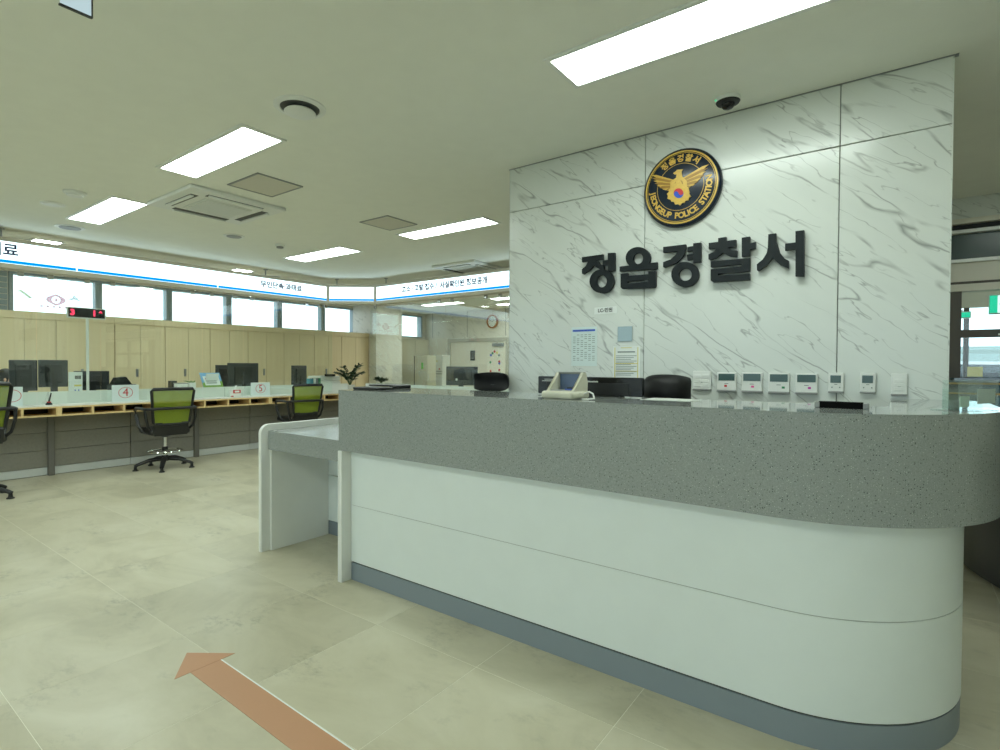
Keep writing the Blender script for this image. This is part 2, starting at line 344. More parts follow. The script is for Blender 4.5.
# ---- window wall on the left
yw = [2.025, 2.971, 3.061, 3.96, 4.053, 4.959, 5.059, 5.959, 6.065, 6.962, 7.061, 7.79]
lw = MB().box(XW-.2, XW, -3.0, YB, 0, 1.90).box(XW-.2, XW, -3.0, YB, 2.47, ZC).box(XW-.2, XW, -3.0, 1.97, 1.90, 2.47)
lw.box(XW-.2, XW, 7.85, 9.22, 1.90, 2.47).box(XW-.2, XW, 9.98, YB, 1.90, 2.47)
wl = struct('wall_left', lw, MARBLE_F)
# horizontal shutter slats on the pier beside the first window
for k in range(7): obj('slat', MB().box(XW, XW+.012, 1.2, 1.96, 1.93+k*.078, 1.995+k*.078, .003, 1), ALU, wl)
wins = [(yw[2*k], yw[2*k+1]) for k in range(6)]+[(9.27, 9.93)]
for k, (a, b_) in enumerate(wins):
    f = MB(); t = .045
    f.box(XW-.12, XW+.01, a-t, a, 1.90, 2.47, .004, 1).box(XW-.12, XW+.01, b_, b_+t, 1.90, 2.47, .004, 1).box(XW-.12, XW+.01, a, b_, 1.90, 1.93).box(XW-.12, XW+.01, a, b_, 2.44, 2.47)
    wo = struct('window_%d' % (k+1), f, ALU); obj('pane', MB().box(XW-.07, XW-.062, a, b_, 1.93, 2.44), WGLASS, wo)
# ---- marble pier beyond the cabinets, far wall, double door
struct('wall_pier', MB().box(XW, -9.07, 7.79, 8.543, 0, ZC), MARBLE_F)
wb = struct('wall_back', MB().box(XW, -9.06, YB, YB+.12, 0, ZC).box(-7.2, 0.0, YB, YB+.12, 0, ZC).box(-9.06, -7.2, YB, YB+.12, 1.86, ZC), MARBLE_F)
for k in range(5): obj('joint_strip', MB().box(-9.6+k*1.15-.004, -9.6+k*1.15+.004, YB-.004, YB, 1.9, ZC), JOINT, wb)
door = struct('door_1', MB().box(-9.06, -8.98, YB-.03, YB+.1, 0, 1.86).box(-7.28, -7.2, YB-.03, YB+.1, 0, 1.86).box(-8.98, -7.28, YB-.03, YB+.1, 1.78, 1.86), mat('door_frame_grey', (176, 172, 160), .5))
DOORM = mat('cream_door', (224, 218, 204), .5)
for a, b_ in ((-8.98, -7.50), (-7.495, -7.28)):
    lf = obj('door_leaf', MB().box(a, b_, YB, YB+.05, .01, 1.78, .004, 1), DOORM, door)
    obj('door_handle', MB().cyl((b_-.08 if a < -8 else a+.08, YB-.04, .85), (b_-.08 if a < -8 else a+.08, YB-.04, 1.0), .012, n=10), STEEL, lf)
obj('door_closer', MB().box(-7.66, -7.34, YB-.05, YB-.002, 1.66, 1.73, .01), STEEL, door)
# ---- entrance wall with glazed door, vestibule and ground outside
YE = 5.55; XE0, XE1 = .0, 3.2
BRONZE = mat('bronze_frame', (84, 78, 70), .4, .2); TEALG = mat('dark_teal_panel', (62, 78, 76), .25); IVORY = mat('ivory_panel', (214, 210, 196), .5)
we = struct('wall_entrance', MB().box(XE0-.3, XE1, YE, YE+.15, 2.357, ZC), MARBLE)
obj('header_strip', MB().box(XE0, XE1, YE-.05, YE+.1, 2.318, 2.357), IVORY, we); obj('header_strip', MB().box(XE0, XE1, YE, YE+.1, 2.27, 2.318), DARKGAP, we)
obj('header_strip', MB().box(XE0, XE1, YE-.06, YE+.1, 2.245, 2.27), PLASTW, we); obj('header_panel', MB().box(XE0, XE1, YE, YE+.1, 2.045, 2.245), TEALG, we)
obj('header_strip', MB().box(XE0, XE1, YE-.05, YE+.1, 2.02, 2.045), PLASTW, we); obj('header_panel', MB().box(XE0, XE1, YE-.02, YE+.1, 1.875, 2.02), IVORY, we)
obj('header_strip', MB().box(XE0, XE1, YE-.01, YE+.1, 1.855, 1.875), BRONZE, we); obj('header_strip', MB().box(XE0, XE1, YE-.02, YE+.1, 1.80, 1.855), IVORY, we)
obj('side_wall', MB().box(XE0-.3, XE0, YE, YE+.15, 0, 2.357), MARBLE, we)
dg = MB().box(XE0, .385, YE, YE+.08, 0, 1.80).box(.385, XE1, YE, YE+.06, 1.44, 1.50).box(.66, .74, YE, YE+.06, 0, 1.44).box(1.62, 1.70, YE, YE+.06, 0, 1.8).box(.385, 1.62, YE, YE+.06, 0, .08).box(2.6, 3.2, YE, YE+.06, 0, 1.8).box(1.7, 2.6, YE, YE+.06, 0, .08)
d2 = struct('door_2', dg, BRONZE)
for a, b_, c, d in ((.385, 1.62, 1.5, 1.8), (.385, .66, .08, 1.44), (.74, 1.62, .08, 1.44), (1.7, 2.6, .08, 1.44), (1.7, 2.6, 1.5, 1.8)):
    obj('pane', MB().box(a, b_, YE+.02, YE+.028, c, d), WGLASS, d2)
obj('door_lettering', MB().box(.60, .76, YE-.002, YE, 1.455, 1.466), PLASTW, d2)
YV = 8.6
struct('wall_vestibule', MB().box(XE0-.3, XE0, YE+.15, YB+.12, 0, ZC).box(3.2, 3.3, YE, YV, 0, ZC), IVORY)
struct('ceiling_vestibule', MB().box(XE0, 3.3, YB+.1, YB+.2, ZC, ZC+.1), CEIL)
og = MB()
for x in (.0, .62, 1.4, 2.2, 3.1): og.box(x, x+.05, YV, YV+.06, 0, 1.93)
og.box(0, 3.2, YV, YV+.06, 0, .08)
d3 = struct('door_3', og, BRONZE); obj('header_panel', MB().box(0, 3.2, YV-.01, YV+.06, 1.93, ZC), IVORY, d3)
obj('pane', MB().box(.07, 3.1, YV+.02, YV+.028, .08, 1.93), WGLASS, d3)
obj('notice', MB().box(.66, .80, YV-.003, YV, 1.10, 1.22), YELLOWP, d3)
struct('ground_outside', MB().box(-60, 60, -60, 90, -.5, -.07), mat('pale_concrete', (176, 178, 174), .9))

struct('wall_outside', MB().box(-12, 30, 26, 26.4, -.07, 2.0), mat('grey_green_render', (150, 164, 158), .9))

# ================================================================== RECEPTION COUNTER
def l_outline(x0, yf, yb, xc, r, xin, yend, n=22):
    """counter plan: straight front, big rounded corner, return to the wall"""
    P = [(x0, yb), (x0, yf)]
    for k in range(n+1):
        a = -math.pi/2+k/n*math.pi/2; P.append((xc+r*math.cos(a), yf+r+r*math.sin(a)))
    P += [(xc+r, yend), (xin, yend), (xin, yb)]
    return P
rc = thing('reception_counter', 'long reception counter with speckled grey top band, white front and rounded end', 'counter', (-1.2, 2.1, 0))
obj('quartz_band', MB().prism(l_outline(-2.49, 1.872, 2.33, -.315, .600, -.03, YW-.002), .329, frame_z(.73)), GREYQ, rc, smooth=20)
obj('polished_top', MB().prism(l_outline(-2.49, 1.872, 2.33, -.315, .600, -.03, YW-.002), .0048, frame_z(1.0592)), GREYP, rc, smooth=20)
obj('front_panel', MB().prism(l_outline(-2.455, 1.93, 2.31, -.315, .5, 0, YW-.004), .73-.4225, frame_z(.4225)), PANELW, rc, smooth=20)
obj('front_panel', MB().prism(l_outline(-2.455, 1.93, 2.31, -.315, .5, 0, YW-.004), .4195-.106, frame_z(.106)), PANELW, rc, smooth=20)
obj('panel_gap', MB().prism(l_outline(-2.45, 1.933, 2.3, -.315, .497, 0, YW-.006), .33, frame_z(.25)), PLASTG, rc, smooth=20)
obj('panel_gap', MB().prism(l_outline(-2.45, 1.938, 2.3, -.315, .492, 0, YW-.006), .06, frame_z(.08)), DARKGAP, rc, smooth=20)
obj('base', MB().prism(l_outline(-2.455, 1.932, 2.31, -.315, .498, 0, YW-.004), .098, frame_z(0)), BASEG, rc, smooth=20)
obj('end_leg', MB().box(-2.49, -2.456, 1.866, 2.33, 0, .729, .003), WHITE, rc)
# low writing table at its left end
wt = thing('writing_table', 'low writing table with grey top and white rounded side panel beside the counter', 'table', (-2.9, 2.2, 0))
def side_outline(y0, y1, z1, r, n=8):
    P = [(y1, 0), (y0, 0)]
    for k in range(n+1):
        a = math.pi-k/n*math.pi/2; P.append((y0+r+r*math.cos(a), z1-r+r*math.sin(a)))
    return P+[(y1, z1)]
obj('side_panel', MB().prism(side_outline(1.866, 2.82, .818, .06), .032, frame_wall_x(-3.30)), WHITE, wt, smooth=30)
obj('inner_panel', MB().box(-3.268, -3.25, 1.925, 2.358, 0, .655), WHITE, wt)
obj('quartz_top', MB().box(-3.268, -2.492, 1.912, 2.82, .655, .777, .003), GREYQ, wt)
obj('back_panel', MB().box(-3.268, -2.492, 2.36, 2.40, .10, .419), PANELW, wt); obj('back_panel', MB().box(-3.268, -2.492, 2.36, 2.40, .425, .655), PANELW, wt)
obj('base', MB().box(-3.268, -2.492, 2.365, 2.41, 0, .094), BASEG, wt); obj('rear_lip', MB().box(-3.268, -2.492, 2.80, 2.82, .777, .818), WHITE, wt)

# ================================================================== WALL LETTERS AND EMBLEM
def crop_frame(cx, cy, sc, yplane, ox=0):
    """zoomed-crop pixel -> point on the marble wall"""
    def f(u, v, w_):
        p = on_y(cx+(u+ox)/sc, cy+v/sc, yplane); p.y = yplane-w_; return p
    return f
def ell(cx, cy, rx, ry, n=36, tilt=0.0):
    out = []
    for k in range(n):
        a = 2*math.pi*k/n; u, v = rx*math.cos(a), ry*math.sin(a); out.append((cx+u, cy+v+tilt*u))
    return out
FA = crop_frame(570, 220, 7.692, YW-.014); FB = crop_frame(690, 220, 7.692, YW-.014)
TH = .02
def syllable(label, pieces, rings, fr):
    mb = MB()
    for k, p in enumerate(pieces): mb.prism(p, TH+.0004*k, fr)
    for o_, i_ in rings: mb.ring(o_, i_, TH-.0005, fr)
    # mounting studs to the wall
    c = [fr(*pieces[0][0], 0), fr(*pieces[-1][0], 0)]
    o = obj('sign_letter', mb, LETTER); tag(o, label, 'letter', 'raised letters on the marble wall')
    for p in pieces[:2]:
        q = sum((fr(u, v, 0) for u, v in p), Vector())/len(p); obj('mounting_stud', MB().cyl((q.x, YW, q.z), (q.x, YW-.016, q.z), .006, n=8), STEEL, o)
syllable('first raised charcoal syllable 정 on the marble wall', [
    [(103, 290), (263, 268), (264, 306), (103, 328)], [(150, 318), (214, 308), (196, 350), (160, 390), (112, 421), (103, 415), (103, 382), (134, 356)],
    [(190, 315), (222, 318), (240, 342), (270, 358), (267, 394), (226, 376), (184, 346)], [(302, 258), (354, 256), (354, 395), (302, 398)], [(262, 316), (303, 310), (303, 350), (262, 353)]],
    [(ell(254, 474, 93, 92), ell(254, 475, 40, 46))], FA)
syllable('second raised charcoal syllable 읍 below the round emblem', [
    [(392, 362), (678, 328), (678, 380), (392, 400)], [(400, 418), (452, 412), (452, 530), (412, 533), (400, 520)], [(612, 399), (668, 394), (668, 512), (656, 522), (612, 527)],
    [(451, 434), (613, 420), (613, 462), (451, 475)], [(451, 489), (613, 476), (613, 527), (451, 532)]], [(ell(533, 296, 95, 84), ell(533, 300, 38, 42))], FA)
syllable('middle raised charcoal syllable 경 of the wall lettering', [
    [(726, 212), (898, 192), (898, 232), (884, 262), (838, 248), (836, 246), (726, 256)], [(838, 246), (896, 232), (878, 282), (830, 332), (735, 371), (726, 366), (726, 328), (784, 306), (822, 272)],
    [(956, 185), (1013, 178), (1013, 330), (956, 335)], [(912, 212), (957, 205), (957, 242), (912, 250)], [(908, 272), (957, 265), (957, 306), (912, 314)]],
    [(ell(893, 422, 105, 97), ell(895, 424, 50, 47))], FA)
syllable('fourth raised charcoal syllable 찰 of the wall lettering', [
    [(224, 145), (286, 135), (286, 170), (224, 178)], [(152, 182), (360, 157), (360, 210), (152, 228)], [(212, 218), (288, 208), (258, 258), (205, 298), (160, 313), (150, 306), (150, 268), (190, 250)],
    [(246, 222), (292, 210), (328, 236), (368, 240), (366, 290), (312, 284), (256, 256)], [(405, 142), (466, 133), (466, 282), (405, 289)], [(465, 184), (512, 175), (512, 225), (465, 232)],
    [(168, 322), (466, 297), (466, 339), (168, 367)], [(404, 320), (466, 315), (466, 398), (404, 398)], [(168, 383), (466, 354), (466, 400), (168, 421)], [(168, 400), (224, 398), (224, 474), (168, 470)],
    [(168, 434), (466, 416), (466, 465), (186, 482), (168, 470)]], [], FB)
syllable('last raised charcoal syllable 서 of the wall lettering', [
    [(608, 115), (668, 108), (668, 170), (640, 296), (604, 225), (608, 190)], [(668, 168), (676, 212), (696, 256), (732, 300), (764, 318), (764, 378), (700, 352), (640, 297)],
    [(606, 210), (596, 260), (566, 308), (520, 345), (522, 392), (530, 398), (592, 358), (641, 297)], [(816, 92), (882, 85), (882, 438), (816, 438)], [(737, 188), (817, 178), (817, 228), (737, 240)]], [], FB)
# emblem, built in its own plane: centre and radius from the wall
EC = on_y(682.6, 189, YW); ER = .213
def fe(u, v, w_): return Vector((EC.x+u*ER, YW-w_, EC.z+v*ER))
em = thing('police_emblem', 'round navy police emblem with golden eagle and lettering on the marble wall', 'emblem', (EC.x, YW, EC.z-ER))
obj('dome', MB().lathe([(1.0, .002), (1.0, .018), (.985, .027), (.93, .033), (.7, .041), (.4, .046), (.12, .048)], n=64, frame=lambda a, b, z: fe(a, b, z)), NAVY, em, smooth=50)
def dome_h(r):
    P = [(0, .048), (.12, .048), (.4, .046), (.7, .041), (.93, .033), (.985, .027), (1.0, .018)]
    for (a, ha), (b, hb) in zip(P, P[1:]):
        if r <= b: return ha+(hb-ha)*(r-a)/(b-a)
    return .018
def fd(u, v, w_): return fe(u, v, dome_h(math.hypot(u, v))+w_)
for r0, r1 in ((.885, .925), (.855, .868), (.585, .597)):
    mb = MB(); n = 72
    a = [[mb.bm.verts.new(fd(r*math.cos(2*math.pi*k/n), r*math.sin(2*math.pi*k/n), .0012)) for k in range(n)] for r in (r0, r1)]
    for k in range(n): mb.bm.faces.new((a[0][k], a[0][(k+1) % n], a[1][(k+1) % n], a[1][k]))
    obj('gold_ring', mb, GOLD, em)
tx = MB()
s_ = 'JEONGEUP POLICE STATION'; a0, a1 = math.radians(180), math.radians(373)
widths = {'J': .75, 'E': .85, 'O': 1.15, 'N': 1.1, 'G': 1.1, 'U': 1.05, 'P': .9, ' ': .75, 'L': .8, 'I': .45, 'C': 1.05, 'S': .9, 'T': .85, 'A': 1.0}
tot = sum(widths[c] for c in s_); acc = 0
for c in s_:
    a = a0+(a1-a0)*(acc+widths[c]/2)/tot; acc += widths[c]
    if c == ' ': continue
    ca, sa = math.cos(a), math.sin(a)
    text_bm(tx, c, .20, lambda u, v, w_, ca=ca, sa=sa: fd(ca*.725-sa*u-ca*v, sa*.725+ca*u-sa*v, .0015), bold=.008)
for k, c in enumerate('정읍경찰서'):
    a = math.radians(124-k*17); ca, sa = math.cos(a), math.sin(a)
    text_bm(tx, c, .20, lambda u, v, w_, ca=ca, sa=sa: fd(ca*.715+sa*u+ca*v, sa*.715-ca*u+sa*v, .0015), bold=.008)
obj('lettering', tx, GOLD, em)
FEc = crop_frame(640, 145, 8.824, YW)
def crop_uv(u, v): p = FEc(u, v, 0); return ((p.x-EC.x)/ER, (p.z-EC.z)/ER)
def ep(pts): return [crop_uv(*p) for p in pts]
def fdh(base): return lambda u, v, w_: fe(u, v, dome_h(math.hypot(u, v))*.97+w_)
# the wings: layered feathers fanned from each shoulder
GOLD2 = mat('emblem_dark_gold', (158, 118, 44), .4, .1)
def wing(root_top, root_bot, tips):
    n = len(tips); w0 = obj('wing', MB().prism(ep([root_top, ((root_top[0]+tips[0][0])/2, (root_top[1]+tips[0][1])/2), ((root_bot[0]+tips[-2][0])/2, (root_bot[1]+tips[-2][1])/2), root_bot]), .003, fdh(0)), GOLD2, em)
    for k, t in enumerate(tips):
        f = k/(n-1); rt = (root_top[0]+(root_bot[0]-root_top[0])*f, root_top[1]+(root_bot[1]-root_top[1])*f)
        dx, dy = t[0]-rt[0], t[1]-rt[1]; L = math.hypot(dx, dy); nx, ny = -dy/L*9, dx/L*9
        P = [(rt[0]+nx, rt[1]+ny), (rt[0]+dx*.8+nx*1.25, rt[1]+dy*.8+ny*1.25), t, (rt[0]+dx*.8-nx*1.25, rt[1]+dy*.8-ny*1.25), (rt[0]-nx, rt[1]-ny)]
        obj('feather', MB().prism(ep(P), .0045+.0012*(k % 2), fdh(0)), GOLD2 if k % 2 else GOLD, w0)
wing((345, 345), (330, 405), [(122, 281), (130, 310), (142, 335), (155, 358), (174, 378), (196, 396), (225, 410), (262, 420)])
wing((385, 335), (410, 395), [(627, 190), (618, 222), (604, 252), (588, 284), (565, 312), (540, 340), (508, 366), (470, 390)])
obj('eagle_body', MB().prism(ep([(318, 272), (345, 252), (352, 242), (405, 237), (392, 256), (398, 300), (440, 340), (440, 392), (370, 410), (300, 400), (290, 350), (345, 312), (350, 282), (330, 282)]), .006, fdh(0)), GOLD, em)
fl_ = []
cU, cV = 369, 452
for k in range(30):
    a = 2*math.pi*k/30; pent = 1.0+.07*math.cos(5*(a-math.pi/2)); r = (96 if k % 2 else 84)*pent; fl_.append((cU+r*math.cos(a)*1.08, cV+r*math.sin(a)))
obj('flower_badge', MB().prism(ep(fl_), .008, fdh(0)), GOLD, em)
th = math.radians(12)
def yin(sign):
    P = []; R = 42
    for k in range(17):
        a = math.pi+math.pi*k/16 if sign > 0 else math.pi*k/16; P.append((R*math.cos(a), R*math.sin(a)))
    # S-shaped dividing line back to the start
    S = [(R/2+R/2*math.cos(math.pi*k/8), R/2*math.sin(math.pi*k/8)) for k in range(1, 9)]+[(-R/2+R/2*math.cos(math.pi*k/8), -R/2*math.sin(math.pi*k/8)) for k in range(1, 9)]
    P = P+(S[:-1] if sign > 0 else [(-x, -y) for x, y in S][:-1])
    return [(cU+x*math.cos(-th)-y*math.sin(-th), 448+x*math.sin(-th)+y*math.cos(-th)) for x, y in P]
obj('taegeuk_red', MB().prism(ep(yin(1)), .0095, fdh(0)), RED, em); obj('taegeuk_blue', MB().prism(ep(yin(-1)), .0095, fdh(0)), BLUE, em)

# ================================================================== WALL DEVICES
def wall_rect(x0, y0, x1, y1): a = on_y(x0, (y0+y1)/2, YW); b = on_y(x1, (y0+y1)/2, YW); m = (x0+x1)/2; return a.x, b.x, on_y(m, y1, YW).z, on_y(m, y0, YW).z
def device(name, label, cat, rect, screen, dot, dotmat, group=None, buttons=False, depth=.02):
    x0, x1, z0, z1 = wall_rect(*rect); W, H = x1-x0, z1-z0
    t = thing(name, label, cat, ((x0+x1)/2, YW, z0), group=group)
    obj('housing', MB().box(x0, x1, YW-depth, YW-.001, z0, z1, .003), PLASTW, t)
    obj('lower_edge', MB().box(x0, x1, YW-depth-.003, YW-.002, z0, z0+H*.10, .002, 1), PLASTG, t)
    if screen: obj('screen', MB().box(x0+W*screen[0], x0+W*screen[1], YW-depth-.002, YW-depth+.002, z1-H*screen[3], z1-H*screen[2]), LCD, t)
    if dot: obj('colour_sticker', MB().box(x0+W*(dot[0]-.07), x0+W*(dot[0]+.07), YW-depth-.001, YW-depth+.001, z1-H*(dot[1]+.05), z1-H*(dot[1]-.05)), dotmat, t)
    obj('marking', MB().box(x0+W*.4, x0+W*.6, YW-depth-.0008, YW-depth+.001, z1-H*.59, z1-H*.56), PRINTG, t)
    if buttons:
        for c in buttons[0]:
            for r in buttons[1]: obj('button', MB().box(x0+W*(c-buttons[2]), x0+W*(c+buttons[2]), YW-depth-.003, YW-depth+.002, z1-H*(r+buttons[3]), z1-H*(r-buttons[3]), .001, 1), PLASTW if buttons[2] > .1 else PRINTG, t)
    return t
device('light_switch', 'white double rocker switch plate with six buttons beside the black chair', 'switch', (693.5, 371, 711.5, 390.5), None, None, None, buttons=((.28, .72), (.28, .5, .72), .17, .09), depth=.012)
SC = (.08, .92, .06, .42)
device('thermostat', 'white thermostat with dark screen and red sticker on the marble wall', 'thermostat', (718, 372.5, 737, 391.5), SC, (.46, .70), RED)
device('thermostat', 'white thermostat with dark screen and light pink sticker on the marble wall', 'thermostat', (742.5, 372.5, 763, 392.5), SC, (.54, .70), PINK)
device('thermostat', 'white thermostat with dark screen and green sticker on the marble wall', 'thermostat', (769, 373, 790, 393.5), SC, (.72, .70), GREENP)
device('thermostat', 'white thermostat with dark screen and magenta sticker on the marble wall', 'thermostat', (796, 373.5, 818, 394), SC, (.64, .70), MAGENTA)
device('wall_controller', 'narrow white controller with small screen mounted over a panel joint', 'controller', (828.5, 372.5, 844, 393), (.14, .82, .14, .50), None, None, buttons=((.25, .75), (.72,), .04, .03), depth=.015)
device('wall_controller', 'narrow white controller with small screen beside the three-button switch plate', 'controller', (860, 372.5, 876, 393.5), (.14, .82, .14, .50), None, None, buttons=((.25, .75), (.72,), .04, .03), depth=.015)
device('light_switch', 'white switch plate with three wide buttons near the wall end', 'switch', (891, 373.5, 907.5, 396), None, None, None, buttons=((.5,), (.32, .5, .68), .30, .075), depth=.012)
# papers on the wall
def sheet(name, label, cat, rect, m, off=.002):
    x0, x1, z0, z1 = wall_rect(*rect); t = thing(name, label, cat, ((x0+x1)/2, YW, z0))
    obj('paper', MB().box(x0, x1, YW-off, YW-.0005, z0, z1), m, t); return t, x0, x1, z0, z1
def lines(t, x0, x1, z0, z1, rows, m, off=.0026, name='print'):
    W, H = x1-x0, z1-z0; mb = MB()
    for a, b_, r, h in rows: mb.box(x0+W*a, x0+W*b_, YW-off, YW-off+.0004, z1-H*(r+h/2), z1-H*(r-h/2))
    obj(name, mb, m, t)
PALEP = mat('pale_blue_paper', (216, 230, 230), .7)
t, *r = sheet('timetable_sheet', 'pale printed table sheet with blue heading taped to the marble wall', 'paper', (571.5, 327, 597, 366), PALEP)
lines(t, *r, [(.05, .93, .09, .05)], BLUE, name='heading')
lines(t, *r, [(.07+c*.15, .07+c*.15+.10, .2+k*.05, .014) for k in range(14) for c in range(6) if (k*7+c*3) % 5], PRINTG)
t, *r = sheet('notice_sheet', 'white notice with yellow border taped to the marble wall above the black panel', 'paper', (613, 346, 640, 381), PAPER)
lines(t, *r, [(.06, .09, .5, .92), (.91, .94, .5, .92), (.06, .94, .5, .02), (.06, .94, .72, .02), (.3, .7, .05, .02)], YELLOWP, name='border')
lines(t, *r, [(.18, .82, .17, .035)]+[(.12, .88-.1*(k % 3), .28+k*.05, .016) for k in range(12)], PRINTG)
x0, x1, z0, z1 = wall_rect(618, 326.5, 632.5, 341.5)
o = tag(obj('steel_plate', MB().box(x0, x1, YW-.006, YW-.0005, z0, z1, .001, 1), mat('brushed_blank_plate', (150, 164, 166), .3, .8)), 'square brushed metal blank plate above the yellow bordered notice', 'plate')
x0, x1, z0, z1 = wall_rect(594.5, 307, 616.5, 313.8)
t = thing('name_label', 'small white name strip reading LC and Korean letters on the marble wall', 'label', ((x0+x1)/2, YW, z0))
obj('strip', MB().box(x0, x1, YW-.002, YW-.0005, z0, z1), PAPER, t)
obj('lettering', text_bm(MB(), 'LC-민원', .029, lambda u, v, w_: Vector(((x0+x1)/2+u, YW-.0026, (z0+z1)/2+v)), bold=.0008), BLACK, t)
x0, x1, z0, z1 = wall_rect(580, 372.3, 585.5, 376)
t = thing('small_sticker', 'tiny red and yellow sticker on the marble wall above the black panel', 'sticker', ((x0+x1)/2, YW, z0)); obj('patch', MB().box(x0, x1, YW-.002, YW-.0005, z0, z1), RED, t)
for k in (.3, .62): obj('stripe', MB().box(x0+(x1-x0)*k, x0+(x1-x0)*(k+.12), YW-.0026, YW-.0018, z0, z1), YELLOWP, t)

# ================================================================== THINGS ON AND BEHIND THE COUNTER
ZT = 1.0642
# black display bar
YP = 2.24
a, b_ = on_y(538, 386, YP), on_y(642, 386, YP); zt = on_y(590, 377, YP).z
t = thing('desk_display_bar', 'wide low black panel with white lettering standing on the counter', 'display panel', ((a.x+b_.x)/2, YP, ZT))
obj('body', MB().box(a.x, b_.x, YP, YP+.03, ZT+.004, zt, .004), BLACKG, t); obj('foot', MB().box(a.x+.1, b_.x-.1, YP-.01, YP+.05, ZT, ZT+.006), BLACK, t)
obj('recess_frame', MB().box(a.x+.05, b_.x-.06, YP-.002, YP+.01, ZT+.008, ZT+.062, .001, 1), BLACK, t)
mb = MB(); W = b_.x-a.x
for k in range(9): mb.box(a.x+W*(.07+k*.011), a.x+W*(.078+k*.011), YP-.0006, YP+.001, zt-.016, zt-.0125)
for k in range(14): mb.box(a.x+W*(.045+k*.011), a.x+W*(.053+k*.011), YP-.0006, YP+.001, zt-.024, zt-.020)
for k in range(22): mb.box(a.x+W*(.40+k*.0095), a.x+W*(.407+k*.0095), YP-.0006, YP+.001, zt-.024, zt-.018)
obj('lettering', mb, PLASTW, t)
# fingerprint terminal
p = on_y(565, 400, 2.02); t = thing('fingerprint_terminal', 'beige fingerprint terminal with hooded scanner window and white cable on the counter', 'scanner', (p.x, 2.02, ZT), math.radians(-4))
w2 = .078
obj('base', MB().box(-w2, w2, -.07, .075, 0, .032, .012, 3), BEIGEP, t, world=False, smooth=True)
prof = [(-.045, .028), (.07, .028), (.072, .07), (.062, .098), (.048, .11), (.034, .11), (.018, .085), (-.01, .052)]
for s in (-1, 1): obj('hood_side', MB().prism(prof, .012, lambda u, v, w_, s=s: Vector((s*(w2-.016)-.006+w_, u, v))), BEIGEP, t, world=False)
obj('hood_back', MB().box(-w2+.014, w2-.014, .052, .07, .028, .108, .003), BEIGEP, t, world=False)
obj('hood_top', MB().box(-w2+.014, w2-.014, .034, .06, .103, .112, .003), mat('smoked_hood', (120, 124, 120), .3), t, world=False)
obj('window', MB().box(-w2+.02, w2-.02, .046, .052, .034, .104), mat('blue_grey_window', (92, 110, 138), .15), t, world=False)
s = obj('scan_bed', MB().box(-w2+.02, w2-.02, -.03, .05, .03, .036, .002, 1), PLASTG, t, world=False)
obj('sensor', MB().box(.0, .04, -.005, .03, .035, .04, .002, 1), BLUE, s, world=False); obj('sensor_rim', MB().box(-.012, .052, .03, .042, .035, .046, .002, 1), BLACK, s, world=False)
obj('cable', MB().tube([(.075, .03, .02), (.10, .03, .03), (.13, .01, .024), (.155, -.02, .006), (.14, -.05, .004), (.125, -.065, .004)], .0035, 6), PLASTW, t, world=False)
# black trays at the counter's left end
ta, tb, tc, td = on_y(357, 389, 2.0).x, on_y(380, 389, 2.0).x, on_y(376, 389, 2.22).x, on_y(399, 389, 2.22).x
tag(obj('black_tablet', MB().box(ta, tb, 1.97, 2.10, ZT, ZT+.014, .005), BLACK), 'flat black tablet lying at the counter end above the white leg', 'tablet')
t = thing('document_tray', 'curved black tray holding yellowish papers on the counter beside the tablet', 'tray', ((tc+td)/2, 2.24, ZT))
obj('tray', MB().box(tc, td, 2.16, 2.31, ZT+.012, ZT+.022, .006), BLACK, t); obj('tray_end', MB().box(td-.02, td+.01, 2.16, 2.31, ZT, ZT+.02, .006), BLACK, t); obj('papers', MB().box(tc+.02, td-.025, 2.165, 2.305, ZT, ZT+.010), YELLOWP, t)
# long black nameplate near the rounded end
a, b_ = on_y(812, 405, 2.13), on_y(847, 405, 2.13)
t = thing('nameplate', 'long black bar nameplate with grey ends lying on the counter before the controllers', 'nameplate', ((a.x+b_.x)/2, 2.13, ZT))
obj('bar', MB().box(a.x+.02, b_.x+.045, 2.12, 2.15, ZT, ZT+.022, .002), BLACKM, t)
for x in (a.x+.008, b_.x+.045): obj('end_cap', MB().box(x, x+.016, 2.118, 2.155, ZT, ZT+.02, .003), PLASTG, t)
tag(obj('paper_sheet', MB().box(-.86, -.66, 2.14, 2.30, ZT, ZT+.0011), PAPERG), 'loose white sheet lying on the counter in front of the larger black chair', 'paper')
tag(obj('paper_stack', MB().box(-1.30, -1.16, 2.04, 2.14, ZT, ZT+.002), PAPERG), 'thin white papers lying on the counter below the black display bar', 'paper')
# acrylic brochure holder by the rounded end
q0, q1 = on_z(963, 411.5, ZT), on_z(1003, 409.5, ZT); ang = math.atan2(q1.y-q0.y, q1.x-q0.x); Lh = (q1-q0).length
t = thing('brochure_holder', 'clear acrylic brochure holder with white leaflet on the rounded counter end', 'holder', (q0.x, q0.y, ZT), ang)
for yy in (.012, .055): obj('pane', MB().box(0, Lh, yy, yy+.003, .003, .098, .001, 1), ACRYL, t, world=False)
obj('foot', MB().box(-.004, Lh+.004, 0, .09, 0, .003), ACRYL, t, world=False); obj('side', MB().box(0, .003, .012, .058, .003, .07), ACRYL, t, world=False)
obj('leaflet', MB().box(Lh*.52, Lh*.97, .018, .02, .02, .068), PAPERG, t, world=False); obj('leaflet', MB().box(Lh*.2, Lh*.42, .03, .032, .01, .045), mat('pale_green_card', (206, 222, 206), .6), t, world=False)
